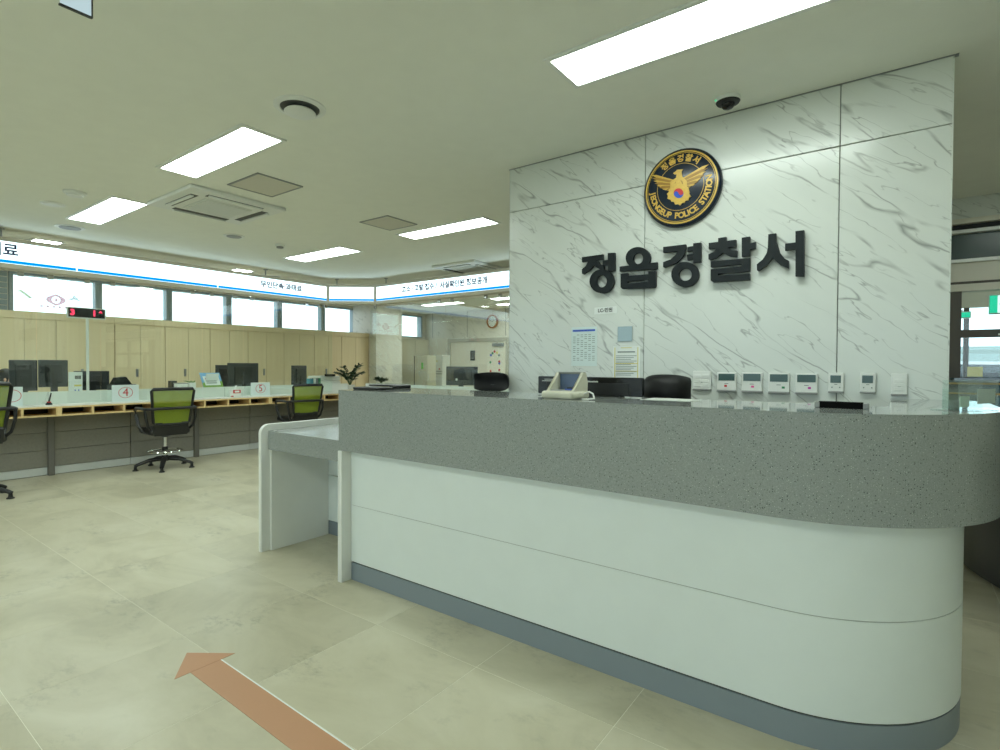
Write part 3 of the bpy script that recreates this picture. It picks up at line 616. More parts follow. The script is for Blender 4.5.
# two black office chairs behind the counter
def office_chair(loc, rz, label, w_, h0, h1, tilt=0):
    t = thing('office_chair', label, 'chair', loc, rz)
    n, m_ = 14, 8; mb = MB(); grid = []
    for side in (0, 1):
        g = []
        for i in range(n+1):
            u = -1+2*i/n; row = []
            for j in range(m_+1):
                v = -1+2*j/m_; sq = (1-abs(u)**4*.10)*(1 if v > 0 else 1-.16*abs(u)**3*abs(v))
                z = (h0+h1)/2+(h1-h0)/2*v*sq*(1-.10*u*u*(v > 0)); x = w_/2*u*(1-.10*abs(v)**5)
                edge = max(abs(u), abs(v)); bulge = .028*(1-edge**6)
                y = -.20+.05*u*u+(-bulge-.012 if side == 0 else bulge*.8+.012)+.03*v*v
                row.append(mb.bm.verts.new((x, y, z)))
            g.append(row)
        grid.append(g)
    for s in (0, 1):
        for i in range(n):
            for j in range(m_): mb.bm.faces.new((grid[s][i][j], grid[s][i+1][j], grid[s][i+1][j+1], grid[s][i][j+1]))
    A, B = grid
    for i in range(n):
        for j in (0, m_): mb.bm.faces.new((A[i][j], A[i+1][j], B[i+1][j], B[i][j]))
    for j in range(m_):
        for i in (0, n): mb.bm.faces.new((A[i][j], A[i][j+1], B[i][j+1], B[i][j]))
    obj('backrest', mb, BLKLEATH, t, world=False, smooth=50)
    obj('back_strut', MB().tube([(0, -.18, h0+.05), (0, -.22, .6), (0, -.18, .47), (0, 0, .44)], .022, 8, flat=1.8), BLACK, t, world=False)
    obj('seat', MB().box(-.22, .22, -.16, .22, .44, .51, .03, 3), BLKLEATH, t, world=False, smooth=True)
    obj('gas_column', MB().cyl((0, 0, .07), (0, 0, .44), .025, n=12), CHROME, t, world=False)
    for k in range(5):
        a = math.radians(90+72*k); c, s = math.cos(a), math.sin(a)
        l = obj('base_arm', MB().tube([(0, 0, .085), (.13*c, .13*s, .08), (.21*c, .21*s, .06)], [.024, .02, .015], 8), BLACK, t, world=False)
        obj('castor', MB().cyl((.21*c-.012*s, .21*s+.012*c, .025), (.21*c+.012*s, .21*s-.012*c, .025), .025, n=12), BLACK, l, world=False)
    return t
p = on_y(491.5, 386, 2.66); office_chair((p.x-.13, 2.66+.1, 0), math.radians(200), 'black leatherette office chair with rounded back beside the wall end behind the counter', .24, 1.028, 1.158)
p = on_y(665, 388, 2.64); office_chair((p.x+.045, 2.64+.02, 0), math.radians(2), 'black leatherette office chair in front of the wall thermostats behind the counter', .225, 1.0, 1.165)
# floor arrow
t = thing('floor_arrow', 'terracotta arrow sticker stuck on the floor tiles in front of the counter', 'arrow', (-1.5, 1.02, 0))
obj('arrow_head', MB().prism([(-2.368, 1.024), (-2.205, .908), (-2.205, 1.142)], .0012, frame_z(.0004)), TERRA, t)
obj('arrow_shaft', MB().prism([(-2.203, .966), (-.3, .945), (-.3, 1.055), (-2.203, 1.081)], .0012, frame_z(.0004)), TERRA, t)
obj('film_edge', MB().prism([(-2.203, 1.081), (-.3, 1.055), (-.3, 1.061), (-2.203, 1.087)], .0008, frame_z(.0003)), PAPER, t)

# ================================================================== SERVICE DESK
XF = -7.08      # front edge of the work surface
XK = -7.35      # cladding
Y0, Y1 = -.6, 5.62
sd = thing('service_desk', 'long service desk with white upstand, wooden cubbyholes and grey clad front', 'desk', (-7.3, 2.5, 0))
obj('worktop', MB().box(-7.395, XF, Y0, Y1, .755, .772), WHITE, sd)
obj('upstand', MB().box(-7.262, -7.237, Y0, Y1, .772, .905), WHITE, sd)
for y in [-.1+.62*k for k in range(9)]: obj('upstand_joint', MB().box(-7.2372, -7.2362, y-.002, y+.002, .774, .903), PLASTG, sd)
st = thing('staff_desk', 'white staff desk hidden behind the upstand of the window side desk', 'desk', (-7.65, 2.5, 0))
obj('worktop', MB().box(-7.98, -7.42, Y0, Y1, .70, .73), WHITE, st)
for y in (Y0, 1.4, 3.5, Y1-.03): obj('leg_panel', MB().box(-7.9, -7.44, y, y+.03, 0, .70), WHITE, st)
obj('cubby_top', MB().box(XF-.30, XF+.004, Y0, Y1, .738, .755), WOODE, sd); obj('cubby_bottom', MB().box(XF-.30, XF+.004, Y0, Y1, .652, .668), WOODE, sd)
obj('cubby_back', MB().box(XF-.30, XF-.285, Y0, Y1, .668, .738), mat('dark_brown_board', (64, 50, 36), .7), sd)
dv = None
ys = [1.516+.296*k for k in range(-7, 14)]
for k, y in enumerate(ys):
    wd = .024 if k % 4 == 0 else .010
    obj('cubby_divider', MB().box(XF-.285, XF+.003, y-wd, y+wd, .668, .738), WOODE, sd)
rows = [(.092, .272), (.276, .462), (.466, .652)]
seams = [-.60, .28, 1.02, 1.805, 2.56, 3.30, 4.03, 4.90, 5.62]
for k, (a, b_) in enumerate(zip(seams, seams[1:])):
    for z0, z1 in rows: obj('clad_panel', MB().box(XK-.03, XK, a+.004, b_-.004, z0, z1, .003, 1), CLAD, sd)
    obj('kick_plate', MB().box(XK-.03, XK-.006, a+.003, b_-.003, .006, .088), KICK, sd)
for k, y in enumerate(seams):
    if k % 2: obj('post', MB().box(XK-.02, XK+.035, y-.028, y+.028, 0, .652, .004, 1), CLADP, sd)
obj('desk_core', MB().box(XK-.05, XK-.03, Y0, Y1, 0, .752), DARKGAP, sd)
# second run, beyond the counter
YF2 = 5.62
s2 = thing('service_desk', 'service desk run with white upstand between the counter end and far back office', 'desk', (-5.3, 5.8, 0))
obj('worktop', MB().box(XF+.01, -3.2, YF2+.01, YF2+.34, .755, .772), WHITE, s2); st = thing('staff_desk', 'white staff desk hidden behind the far upstand', 'desk', (-5.2, 6.4, 0)); obj('worktop', MB().box(XF+.1, -3.2, YF2+.36, YF2+1.1, .70, .73), WHITE, st)
for x in (XF+.1, -5.2, -3.23): obj('leg_panel', MB().box(x, x+.03, YF2+.38, YF2+1.05, 0, .70), WHITE, st)
obj('upstand', MB().box(XF, -3.2, YF2+.235, YF2+.26, .772, .905), WHITE, s2)
obj('front_panel', MB().box(XF, -3.2, YF2+.3, YF2+.33, 0, .755), CLAD, s2)
for z0, z1 in ((.738, .755), (.652, .668)): obj('cubby_board', MB().box(XF+.01, -3.2, YF2+.01, YF2+.25, z0, z1), WOODE, s2)
for k in range(12): obj('cubby_divider', MB().box(XF+.1+k*.3, XF+.12+k*.3, YF2+.01, YF2+.24, .668, .738), WOODE, s2)
# ---- light-box sign: frame, face, stripe, lettering, hanging rods
ZS0, ZS1 = 2.14, 2.438; XS, YS = -7.06, 5.55
def sign_box(label, p0, p1, rods, clamps, texts, joints=()):
    p0, p1 = Vector((*p0, 0)), Vector((*p1, 0)); d = (p1-p0).normalized(); n = Vector((d.y, -d.x, 0)); L = (p1-p0).length   # n points to the room
    t = thing('light_box_sign', label, 'sign', (p0.x, p0.y, ZS0), group=None)
    def F(u, v, w_): return p0+d*u+Vector((0, 0, v))+n*w_
    def bx(u0, u1, v0, v1, w0, w1): return MB().prism([(u0, v0), (u1, v0), (u1, v1), (u0, v1)], w1-w0, lambda u, v, w_: F(u, v, w0+w_))
    obj('housing', bx(0, L, ZS0, ZS1, -.13, -.012), SIGNFR, t)
    obj('frame_rail', bx(0, L, ZS1-.038, ZS1, -.012, .004), SIGNFR, t); obj('frame_rail', bx(0, L, ZS0, ZS0+.045, -.012, .004), SIGNFR, t)
    for u in (0, L-.02): obj('frame_end', bx(u, u+.02, ZS0+.045, ZS1-.038, -.012, .004), SIGNFR, t)
    fc = obj('light_face', bx(.02, L-.02, ZS0+.045, ZS1-.038, -.012, -.004), SIGNE, t)
    obj('blue_stripe', bx(.02, L-.02, ZS0+.050, ZS0+.080, -.004, -.003), BLUEE, fc)
    for u in joints: obj('face_joint', bx(u-.006, u+.006, ZS0+.048, ZS0+.084, -.004, -.0025), SIGNE, fc)
    for s, u, size in texts: obj('lettering', text_bm(MB(), s, size, lambda a, b, w_, u=u: F(u+a, (ZS0+ZS1)/2+.022+b, -.002), bold=.0035), NAVYT, fc)
    for u in rods: obj('hanging_rod', MB().cyl(F(u, ZS1-.01, -.06), F(u, ZC, -.06), .009, n=8), STEEL, t); obj('rod_flange', MB().cyl(F(u, ZC-.01, -.06), F(u, ZC, -.06), .028, n=12), STEEL, t)
    return t
Yc0, Xc1 = 5.11, -6.48
def ysx(px): return on_x(px, 280, XS).y
sign_box('long lit sign over the window side desk with blue stripe and two lines of lettering', (XS, -.6), (XS, Yc0), (ysx(3)+.6, ysx(268)+.6), (), [('무인단속·과태료', ysx(282)+.6, .096), ('무인단속·과태료', ysx(11)+.6-.39, .135)], joints=(ysx(77)+.6, 4.05))
sign_box('short blank lit sign piece at the corner between the two long signs', (XS, Yc0+.004), (Xc1-.004, YS), (.12,), (), [])
def xsy(px): return on_y(px, 288, YS).x
sign_box('lit sign with blue stripe above the far desk behind the counter', (Xc1, YS), (-3.0, YS), (xsy(383)-Xc1,), (), [('고소 · 고발 접수 /  사실확인원 정보공개', (xsy(402)+xsy(487))/2-Xc1, .098)])
# ---- glass screens under the signs
XG = -7.205; YG = 5.66
gedge = [-.6]+[on_x(px, 330, XG).y for px in (-75, 36.3, 100.3, 202.3, 243.6, 313.6)]+[5.3]
gl = ['beside the seated person', 'in front of the dual monitors', 'before the small number display', 'in front of plate four', 'between the two number plates', 'over plate five', 'beside the corner sign']
for k, (a, b_) in enumerate(zip(gedge, gedge[1:])):
    t = thing('glass_screen', 'clear hanging glass screen %s on the service desk' % gl[k], 'glass screen', (XG, (a+b_)/2, .773))
    obj('pane', MB().box(XG-.004, XG+.004, a+.004, b_-.004, .7735, ZS0-.03), GLASS, t)
    for y in (a+.12, b_-.12): obj('clamp', MB().box(XG-.012, XG+.012, y-.025, y+.025, ZS0-.05, ZS0+.001, .003, 1), CHROME, t)
gx = [XF+.35]+[on_y(445.5, 330, YG).x]+[-4.3, -3.2]
gl = ['in front of the marble pier', 'in front of the far double door', 'hidden beside the marble wall']
for k, (a, b_) in enumerate(zip(gx, gx[1:])):
    t = thing('glass_screen', 'clear hanging glass screen %s behind the counter' % gl[k], 'glass screen', ((a+b_)/2, YG, .773))
    obj('pane', MB().box(a+.004, b_-.004, YG-.004, YG+.004, .7735, ZS0-.03), GLASS, t)
    for x in (a+.12, b_-.12): obj('clamp', MB().box(x-.025, x+.025, YG-.012, YG+.012, ZS0-.05, ZS0, .003, 1), CHROME, t)

# ================================================================== GREEN MESH CHAIRS
def mesh_chair(label, loc, rz, lift=0.0):
    t = thing('mesh_chair', label, 'chair', loc, rz); L_ = lift
    for k in range(5):
        a = math.radians(90+72*k+14); c, s = math.cos(a), math.sin(a)
        l = obj('base_arm', MB().tube([(.02*c, .02*s, .115), (.15*c, .15*s, .105), (.27*c, .27*s, .065), (.30*c, .30*s, .05)], [.026, .022, .018, .016], 8, flat=1.3), BLACK, t, world=False, smooth=50)
        obj('glide', MB().lathe([(.03, 0), (.03, .008), (.018, .016), (.014, .05)], (.29*c, .29*s, 0), 12), BLACK, l, world=False)
    obj('hub', MB().lathe([(.04, .085), (.045, .10), (.04, .13), (.03, .15)], n=16), BLACK, t, world=False, smooth=True)
    obj('gas_column', MB().cyl((0, 0, .14), (0, 0, .37+L_), .022, n=14), CHROME, t, world=False, smooth=True)
    fr = obj('foot_ring', MB().tube([(.175*math.cos(2*math.pi*k/28), .175*math.sin(2*math.pi*k/28), .20) for k in range(28)], .010, 8, closed=True), CHROME, t, world=False, smooth=True)
    for k in range(3):
        a = math.radians(30+120*k); obj('ring_spoke', MB().tube([(.02*math.cos(a), .02*math.sin(a), .225), (.175*math.cos(a), .175*math.sin(a), .20)], .007, 6), CHROME, fr, world=False)
    obj('ring_collar', MB().cyl((0, 0, .20), (0, 0, .25), .03, n=14), BLACK, fr, world=False)
    obj('seat_mechanism', MB().lathe([(.03, .36+L_), (.06, .375+L_), (.12, .395+L_), (.16, .405+L_)], n=18), BLACK, t, world=False, smooth=True)
    obj('seat', MB().box(-.235, .235, -.21, .25, .405+L_, .475+L_, .03, 3), BLACK, t, world=False, smooth=True)
    def bk(x, z): return Vector((x*(1+.16*(z-.52)/.4), -.235-.07*(z-.52)/.4-.02*(1-(x/.21)**2), z+L_))
    P = []
    for x, z in ((-.19, .53), (0, .525), (.19, .53), (.205, .55), (.21, .72), (.212, .905), (.195, .925), (0, .928), (-.195, .925), (-.212, .905), (-.21, .72), (-.205, .55)): P.append(bk(x, z))
    obj('back_frame', MB().tube(P, .0175, 8, closed=True, flat=1.0), BLACK, t, world=False, smooth=50)
    mb = MB(); g = [[mb.bm.verts.new(bk(-.205+.41*i/8, .535+.385*j/8)) for j in range(9)] for i in range(9)]
    for i in range(8):
        for j in range(8): mb.bm.faces.new((g[i][j], g[i+1][j], g[i+1][j+1], g[i][j+1]))
    obj('mesh_back', mb, GREENM, t, world=False, smooth=True)
    mb = MB(); 
    obj('back_support', MB().prism([(-.19, .40), (.19, .40), (.205, .46), (.19, .55), (-.19, .55), (-.205, .46)], .03, lambda u, v, w_: Vector((u, -.245-.02*(v-.5)/.1+w_, v+L_))), BLACK, t, world=False)
    obj('cross_bar', MB().tube([(-.30, -.20, .70+L_), (-.27, -.27, .705+L_), (-.18, -.305, .71+L_), (0, -.315, .71+L_), (.18, -.305, .71+L_), (.27, -.27, .705+L_), (.30, -.20, .70+L_)], .016, 8, flat=.9), BLACK, t, world=False, smooth=50)
    for s in (-1, 1):
        obj('armrest', MB().tube([(s*.295, -.21, .70+L_), (s*.30, -.05, .705+L_), (s*.30, .10, .70+L_), (s*.298, .145, .675+L_), (s*.29, .14, .62+L_), (s*.275, .09, .50+L_), (s*.25, .05, .435+L_), (s*.20, .02, .415+L_)], .017, 8, flat=1.25), BLACK, t, world=False, smooth=50)
        obj('rear_upright', MB().tube([(s*.295, -.215, .70+L_), (s*.285, -.235, .60+L_), (s*.26, -.215, .50+L_), (s*.2, -.16, .435+L_)], .016, 8), BLACK, t, world=False, smooth=50)
    obj('tilt_lever', MB().box(.21, .245, .06, .11, .40+L_, .425+L_, .004, 1), PLASTW, t, world=False)
    for ch in t.children:
        if ch.name.split('.')[0] in ('seat', 'back_frame', 'mesh_back', 'back_support', 'cross_bar', 'armrest', 'rear_upright', 'tilt_lever'):
            for v in ch.data.vertices: v.co.x *= .87
    return t
mesh_chair('olive green mesh chair with foot ring in front of number four plate', (-6.84, 2.73, 0), math.radians(84))
mesh_chair('olive green mesh chair beside number five plate, its foot hidden by the writing table', (-6.84, 4.46, 0), math.radians(82))
mesh_chair('olive green mesh chair raised higher, near the dual monitors', (-6.53, 1.05, 0), math.radians(90), .10)

# ================================================================== THINGS ON THE SERVICE DESK
def plate(label, px0, px1, py0, py1, digit):
    X = XF-.05; a, b_ = on_x(px0, py1, X).y, on_x(px1, py1, X).y; z1 = on_x((px0+px1)/2, py0, X).z; z0 = .7722; ym = (a+b_)/2
    t = thing('number_plate', label, 'number plate', (X, ym, z0))
    obj('card', MB().box(X-.012, X, a, b_, z0, z1, .003, 1), PALEP, t); obj('foot', MB().box(X-.03, X+.03, a, b_, z0, z0+.004), PALEP, t)
    zc = (z0+z1)/2+.008; R = min((z1-z0)*.40, .062); fr = lambda u, v, w_: Vector((X+.0004+w_, ym+u, zc+v))
    obj('red_circle', MB().ring(ell(0, 0, R*1.16, R), ell(0, 0, R*1.08, R*.93), .0008, fr), RED, t)
    if digit: obj('digit', text_bm(MB(), digit, R*2.1, lambda u, v, w_: Vector((X+.0012, ym+u*.95, zc+v)), bold=0), RED, t)
plate('white number plate with red circled 4 behind the mesh chair', 112, 139, 385, 402, '4')
plate('white number plate with red circled 5 on the service desk', 251, 270, 382.5, 397, '5')
plate('white number plate with red circle hidden behind the raised chair', 1, 23, 387, 406, None)
def monitor(label, X, px0, px1, py0, py1, back=True, rz=0, z0=.73):
    a, b_ = on_x(px0, py0, X), on_x(px1, py0, X); ym = (a.y+b_.y)/2; W = b_.y-a.y; zt = on_x((px0+px1)/2, py0, X).z; zb = on_x((px0+px1)/2, py1, X).z
    t = thing('monitor', label, 'monitor', (X, ym, z0), rz)
    f = lambda x0, x1, y0, y1, zz0, zz1, bev=0: MB().box(x0, x1, y0, y1, zz0-z0, zz1-z0, bev)
    sh = obj('shell', f(-.025, 0, -W/2, W/2, zb, zt, .006), DGREY, t, world=False)
    obj('back_bulge', f(-.001, .018, -W*.30, W*.30, zb+.05, zt-.05, .008), BLACK, sh, world=False)
    obj('screen', f(-.027, -.0245, -W/2+.012, W/2-.012, zb+.014, zt-.012), BLACKG, sh, world=False)
    obj('stand_neck', f(.0, .03, -.03, .03, z0+.01, (zb+zt)/2, .004), BLACK, t, world=False); obj('stand_base', f(-.07, .11, -.11, .11, z0, z0+.014, .005), BLACK, t, world=False)
    return t
monitor('black monitor back, left of the dual pair behind the desk glass', -7.60, 9, 37.5, 360, 391)
monitor('black monitor back, right of the dual pair behind the desk glass', -7.60, 38.5, 68, 360, 387)
monitor('dark monitor back beside the number display pole', -7.75, 74, 109.5, 371, 390)
monitor('large black monitor back above number five plate', -7.6, 228, 258.5, 363, 387)
monitor('small dark monitor back partly behind the desk calendar', -7.95, 216, 231, 365, 388)
t = monitor('black monitor turned sideways by the binders', -7.58, 283, 316, 365.5, 385.5, rz=math.radians(36))
# far monitor on the second desk run
p = on_y(461.5, 388, 6.35); t = thing('monitor', 'black monitor back with round white badge on the far desk', 'monitor', (p.x, 6.35, .73), math.radians(-72))
for nm, bx_, m_ in (('shell', (-.025, 0, -.26, .26, .17, .46, .006), DGREY), ('back_bulge', (-.001, .03, -.17, .17, .21, .41, .01), BLACK), ('screen', (-.027, -.0245, -.245, .245, .185, .448, 0), BLACKG), ('stand_neck', (0, .04, -.035, .035, .01, .34, .005), BLACK), ('stand_base', (-.07, .12, -.12, .12, 0, .014, .005), BLACK)):
    obj(nm, MB().box(*bx_), m_, t, world=False)
obj('round_badge', MB().cyl((.028, -.07, .26), (.034, -.07, .26), .02, n=14), PLASTW, t, world=False)
# number display on its pole
XD = -7.46; a, b_ = on_x(67, 313, XD), on_x(106, 313, XD); z0, z1 = on_x(86, 318.8, XD).z, on_x(86, 307.7, XD).z; yp = on_x(88, 350, XD).y
t = thing('number_display', 'red LED number display on a slim white pole above the desk', 'display', (XD, yp, .73))
bx_ = obj('display_box', MB().box(XD-.03, XD, a.y, b_.y, z0, z1, .008), PLASTW, t)
obj('display_screen', MB().box(XD-.001, XD+.002, a.y+.012, b_.y-.012, z0+.014, z1-.010), BLACKG, bx_)
REDE = emis('red_led', (1, .05, .12), 2.0)
zc = (z0+z1)/2; hh = (z1-z0)*.70
for s, px in (('3', 72.5), ('1', 94.3)):
    yy = on_x(px, 313, XD).y; obj('red_digit', text_bm(MB(), s, hh, lambda u, v, w_, yy=yy: Vector((XD+.003, yy+u, zc+v)), bold=.004), REDE, bx_)
yy = on_x(100.5, 311, XD).y; obj('red_arrow', MB().prism([(yy-.02, zc+.012), (yy+.02, zc+.012), (yy, zc+.038)], .001, frame_wall_x(XD+.0025)), REDE, bx_)
obj('pole', MB().cyl((XD-.015, yp, .735), (XD-.015, yp, z0+.01), .014, n=12), PLASTW, t); obj('pole_base', MB().box(XD-.06, XD+.03, yp-.05, yp+.07, .73, .745, .003), PLASTW, t)
def yz(px, py, X): p = on_x(px, py, X); return p.y, p.z
# notice board with coloured marks
X = -7.46; a, zt = yz(68.5, 372, X); b_, _ = yz(82.5, 372, X)
t = thing('price_chart', 'white chart with black heading and yellow rows beside the dual monitors', 'chart', (X, (a+b_)/2, .73)); obj('board', MB().box(X-.01, X, a, b_, .73, zt, .002, 1), PAPER, t)
W = b_-a; H = zt-.73
for nm, rows_, m_ in (('heading', [(.45+.09*k, .52+.09*k, .16, .10) for k in range(5)], BLACK), ('yellow_row', [(.4, .92, .40, .05)], YELLOWP), ('marks', [(.42+.13*k, .50+.13*k, .55+.14*(k % 2), .06) for k in range(4)], BLUE)):
    mb = MB()
    for u0, u1, r_, h_ in rows_: mb.box(X, X+.0008, a+W*u0, a+W*u1, zt-H*(r_+h_/2), zt-H*(r_-h_/2))
    obj(nm, mb, m_, t)
# black phone / printer behind plate four
X = -7.44; a, zt = yz(112, 377, X); b_, zb = yz(143, 391, X)
t = thing('printer', 'low black document printer behind number four plate', 'printer', (X, (a+b_)/2, .73)); obj('body', MB().box(X-.16, X, a, b_-.06, .73, zt-.09, .015), DGREY, t)
obj('top_tray', MB().prism([(a+.02, zt-.09), (b_-.11, zt-.09), (b_-.17, zt), (a+.06, zt-.01)], .13, frame_wall_x(X-.15)), BLACK, t); obj('side_handset', MB().prism([(b_-.08, zt-.09), (b_, .78), (b_+.03, .73), (b_-.08, .73)], .10, frame_wall_x(X-.14)), BLACK, t)
# stationery boxes with a small green plant
X = -7.45; a, zt = yz(177, 383, X); b_, _ = yz(188, 383, X)
t = thing('stationery_box', 'rounded white stationery box on the desk behind the mesh chair', 'box', (X, (a+b_)/2, .73)); obj('box', MB().box(X-.1, X, a, b_, .73, zt, .012), PLASTW, t); obj('lid', MB().box(X-.105, X+.004, a-.004, b_+.004, zt-.012, zt, .004), PLASTG, t)
a, _ = yz(190.5, 383, X); b_, _ = yz(196.5, 383, X)
t = thing('pen_cup', 'small white cup with green sprigs on the desk behind the mesh chair', 'cup', (X, (a+b_)/2, .73)); obj('cup', MB().lathe([(.035, .73), (.045, .75), (.048, zt)], (X-.05, (a+b_)/2, 0), 16), PLASTW, t)
for k in range(7):
    a_ = k*.9; q = Vector((X-.05, (a+b_)/2, zt-.02)); obj('sprig', MB().tube([q, q+Vector((.03*math.cos(a_), .03*math.sin(a_), .03)), q+Vector((.06*math.cos(a_), .07*math.sin(a_)-.03, .045))], [.006, .008, .002], 5), mat('light_green_sprig', (130, 160, 96), .6), t)
a, zt = yz(172.8, 381, X-.1); b_, _ = yz(178, 381, X-.1)
tag(obj('black_file_box', MB().box(X-.24, X-.13, a, b_, .73, zt, .003), BLACK), 'narrow black file box beside the white stationery box', 'file box')
# desk calendar
X = -7.43; a, zt = yz(205.5, 373, X); b_, _ = yz(226.5, 373, X); W = b_-a; H = zt-.905+.0
t = thing('desk_calendar', 'tilted poster card with blue sky top and green bottom behind the upstand', 'card stand', (X, (a+b_)/2, .73))
tl = lambda u, v, w_: Vector((X-.10*(v-.73)/.2+w_, u, v))
obj('card', MB().prism([(a+.015, .74), (b_, .74), (b_-.012, zt), (a-.0, zt)], .004, tl), mat('sky_blue_print', (120, 176, 220), .6), t)
obj('green_band', MB().prism([(a+.015, .74), (b_, .74), (b_-.003, zt-H*.62), (a+.010, zt-H*.72)], .001, lambda u, v, w_: tl(u, v, .0042+w_)), mat('grass_green_print', (120, 160, 60), .6), t)
obj('white_panel', MB().prism([(a+W*.16, zt-H*.92), (b_-W*.12, zt-H*.92), (b_-W*.14, zt-H*.18), (a+W*.10, zt-H*.25)], .001, lambda u, v, w_: tl(u, v, .0056+w_)), PAPER, t)
mb = MB(); mb.prism([(a+W*.2, zt-H*.48), (a+W*.46, zt-H*.48), (a+W*.46, zt-H*.38), (a+W*.2, zt-H*.38)], .0005, lambda u, v, w_: tl(u, v, .0072+w_)); obj('red_print', mb, RED, t)
mb = MB()
for k in range(2): mb.prism([(a+W*.22, zt-H*(.64+.14*k)), (a+W*.72, zt-H*(.64+.14*k)), (a+W*.72, zt-H*(.58+.14*k)), (a+W*.22, zt-H*(.58+.14*k))], .0005, lambda u, v, w_: tl(u, v, .0072+w_))
obj('grey_print', mb, PRINTG, t); obj('support', MB().prism([(X-.105, zt-.01), (X-.10, zt-.01), (X-.17, .73), (X-.175, .73)], W*.6, lambda u, v, w_: Vector((u, a+W*.2+w_, v))), PAPER, t)
# tissue box
X = XF-.06; a, _ = yz(231, 399, X); b_, zt = yz(241, 389, X)
t = thing('tissue_box', 'small white tissue box with red label and a tissue sticking out', 'tissue box', (X, (a+b_)/2, .772)); obj('box', MB().box(X-.055, X, a, b_, .7724, zt, .003, 1), PLASTW, t)
obj('red_label', MB().box(X-.001, X+.001, a+.03, b_-.005, zt-.055, zt-.01), RED, t); obj('white_mark', MB().box(X, X+.0011, a+.05, b_-.022, zt-.045, zt-.02), PAPER, t)
obj('red_foot', MB().box(X-.001, X+.0012, a+.002, a+.035, .773, .787), RED, t)
ym = (a+b_)/2; obj('tissue', MB().prism([(ym-.015, zt-.005), (ym+.012, zt-.005), (ym+.035, zt+.05), (ym+.005, zt+.045)], .006, frame_wall_x(X-.04)), PAPER, t)
# pen stand
X = XF-.06; a, _ = yz(49, 408, X); t = thing('pen_stand', 'black pen on a small red and black stand at the desk edge', 'pen stand', (X, a, .772))
obj('foot', MB().lathe([(.028, .7724), (.028, .785), (.015, .80)], (X, a, 0), 14), BLACK, t); obj('collar', MB().lathe([(.02, .797), (.018, .806)], (X, a, 0), 12), RED, t); obj('pen', MB().cyl((X, a, .80), (X-.005, a+.02, .895), .008, .006, n=8), BLACK, t)
a2, _ = yz(168, 392, -7.2); 
# binders, printer, plants
X = -7.72
for k, (px, m_, lb) in enumerate(((311, mat('teal_binder', (60, 140, 160), .5), 'teal binder'), (313.6, PLASTW, 'white binder'), (316, mat('grey_binder', (120, 126, 128), .5), 'grey binder'), (318.4, GREENP, 'green binder'))):
    px += 1.5; a, zt = yz(px-1.1, 378.6-k*.15, X); b_, _ = yz(px+1.1, 378, X); o = obj('binder', MB().box(X-.2, X, a, b_-.004, .73, zt, .003, 1), m_); tag(o, 'narrow %s standing in a row beside the white printer' % lb, 'binder', 'binders on the service desk')
X = -7.85; a, zt = yz(320, 373, X); b_, _ = yz(341, 373, X)
t = thing('office_printer', 'white office printer with dark tilted panel beside the leafy plant', 'printer', (X, (a+b_)/2, .70)); obj('body', MB().box(X-.4, X, a, b_, .73, zt-.14, .02), PLASTW, t); obj('scanner_lid', MB().box(X-.4, X-.02, a+.03, b_, zt-.14, zt-.05, .02), PLASTW, t)
obj('control_panel', MB().box(X-.02, X+.05, a+.1, b_-.15, zt-.06, zt-.02, .008), BLACK, t); obj('output_tray', MB().box(X-.02, X+.12, a+.12, b_-.05, .80, .815, .004), PLASTG, t)
def potted(label, loc, pot_r, pot_h, stems, leaf, spread, hh):
    t = thing('potted_plant', label, 'plant', loc); rnd = random.Random(len(label))
    pt = obj('pot', MB().lathe([(pot_r*.75, 0), (pot_r*.8, .01), (pot_r, pot_h), (pot_r*.9, pot_h), (pot_r*.88, pot_h-.01)], n=20), PLASTW, t, world=False, smooth=True)
    for k in range(stems):
        a = 2*math.pi*k/stems+rnd.uniform(-.3, .3); sp = spread*rnd.uniform(.55, 1.0); h = hh*rnd.uniform(.65, 1.0)*(1.15-.5*sp/spread)
        P = [Vector((math.cos(a)*sp*f**1.3, math.sin(a)*sp*f**1.3, pot_h-.02+h*(1-(1-f)**1.6))) for f in (0, .25, .5, .75, 1)]
        st = obj('stem', MB().tube(P, [.008, .007, .006, .005, .003], 5), STEM, t, world=False); mb = MB(); n = 9
        for i in range(n):
            f = .3+.7*i/(n-1); q = min(3, int(f*4)); g = f*4-q; c = P[q].lerp(P[q+1], g); d = (P[q+1]-P[q]).normalized()
            side = d.cross(Vector((0, 0, 1))); side = side.normalized() if side.length > .01 else Vector((1, 0, 0))
            for s in (-1, 1):
                dirv = (side*s*.8+d*.7+Vector((0, 0, rnd.uniform(-.5, .5)))).normalized(); wv = dirv.cross(Vector((rnd.uniform(-.3, .3), rnd.uniform(-.3, .3), 1))).normalized(); l = leaf*rnd.uniform(.7, 1.1)
                p0, p1, p2, p3 = c, c+dirv*l*.45+wv*l*.28, c+dirv*l, c+dirv*l*.45-wv*l*.28; m0 = c+dirv*l*.5-Vector((0, 0, l*.06))
                V = [mb.bm.verts.new(p) for p in (p0, p1, p2, p3, m0)]
                for f3 in ((0, 1, 4), (1, 2, 4), (2, 3, 4), (3, 0, 4)): mb.bm.faces.new([V[j] for j in f3])
        lv = obj('leaves', mb, LEAF, st, world=False); md = lv.modifiers.new('thick', 'SOLIDIFY'); md.thickness = .002
    return t
p = on_x(350, 386, -7.85); potted('leafy dark green plant in a white pot beside the white printer', (-7.85, p.y, .731), .085, .125, 11, .085, .30, .44)
p = on_x(381, 386, -8.2); potted('small dark green plant in a white pot before the marble pier', (-8.2, p.y, .0), .07, .86, 7, .09, .12, .14)

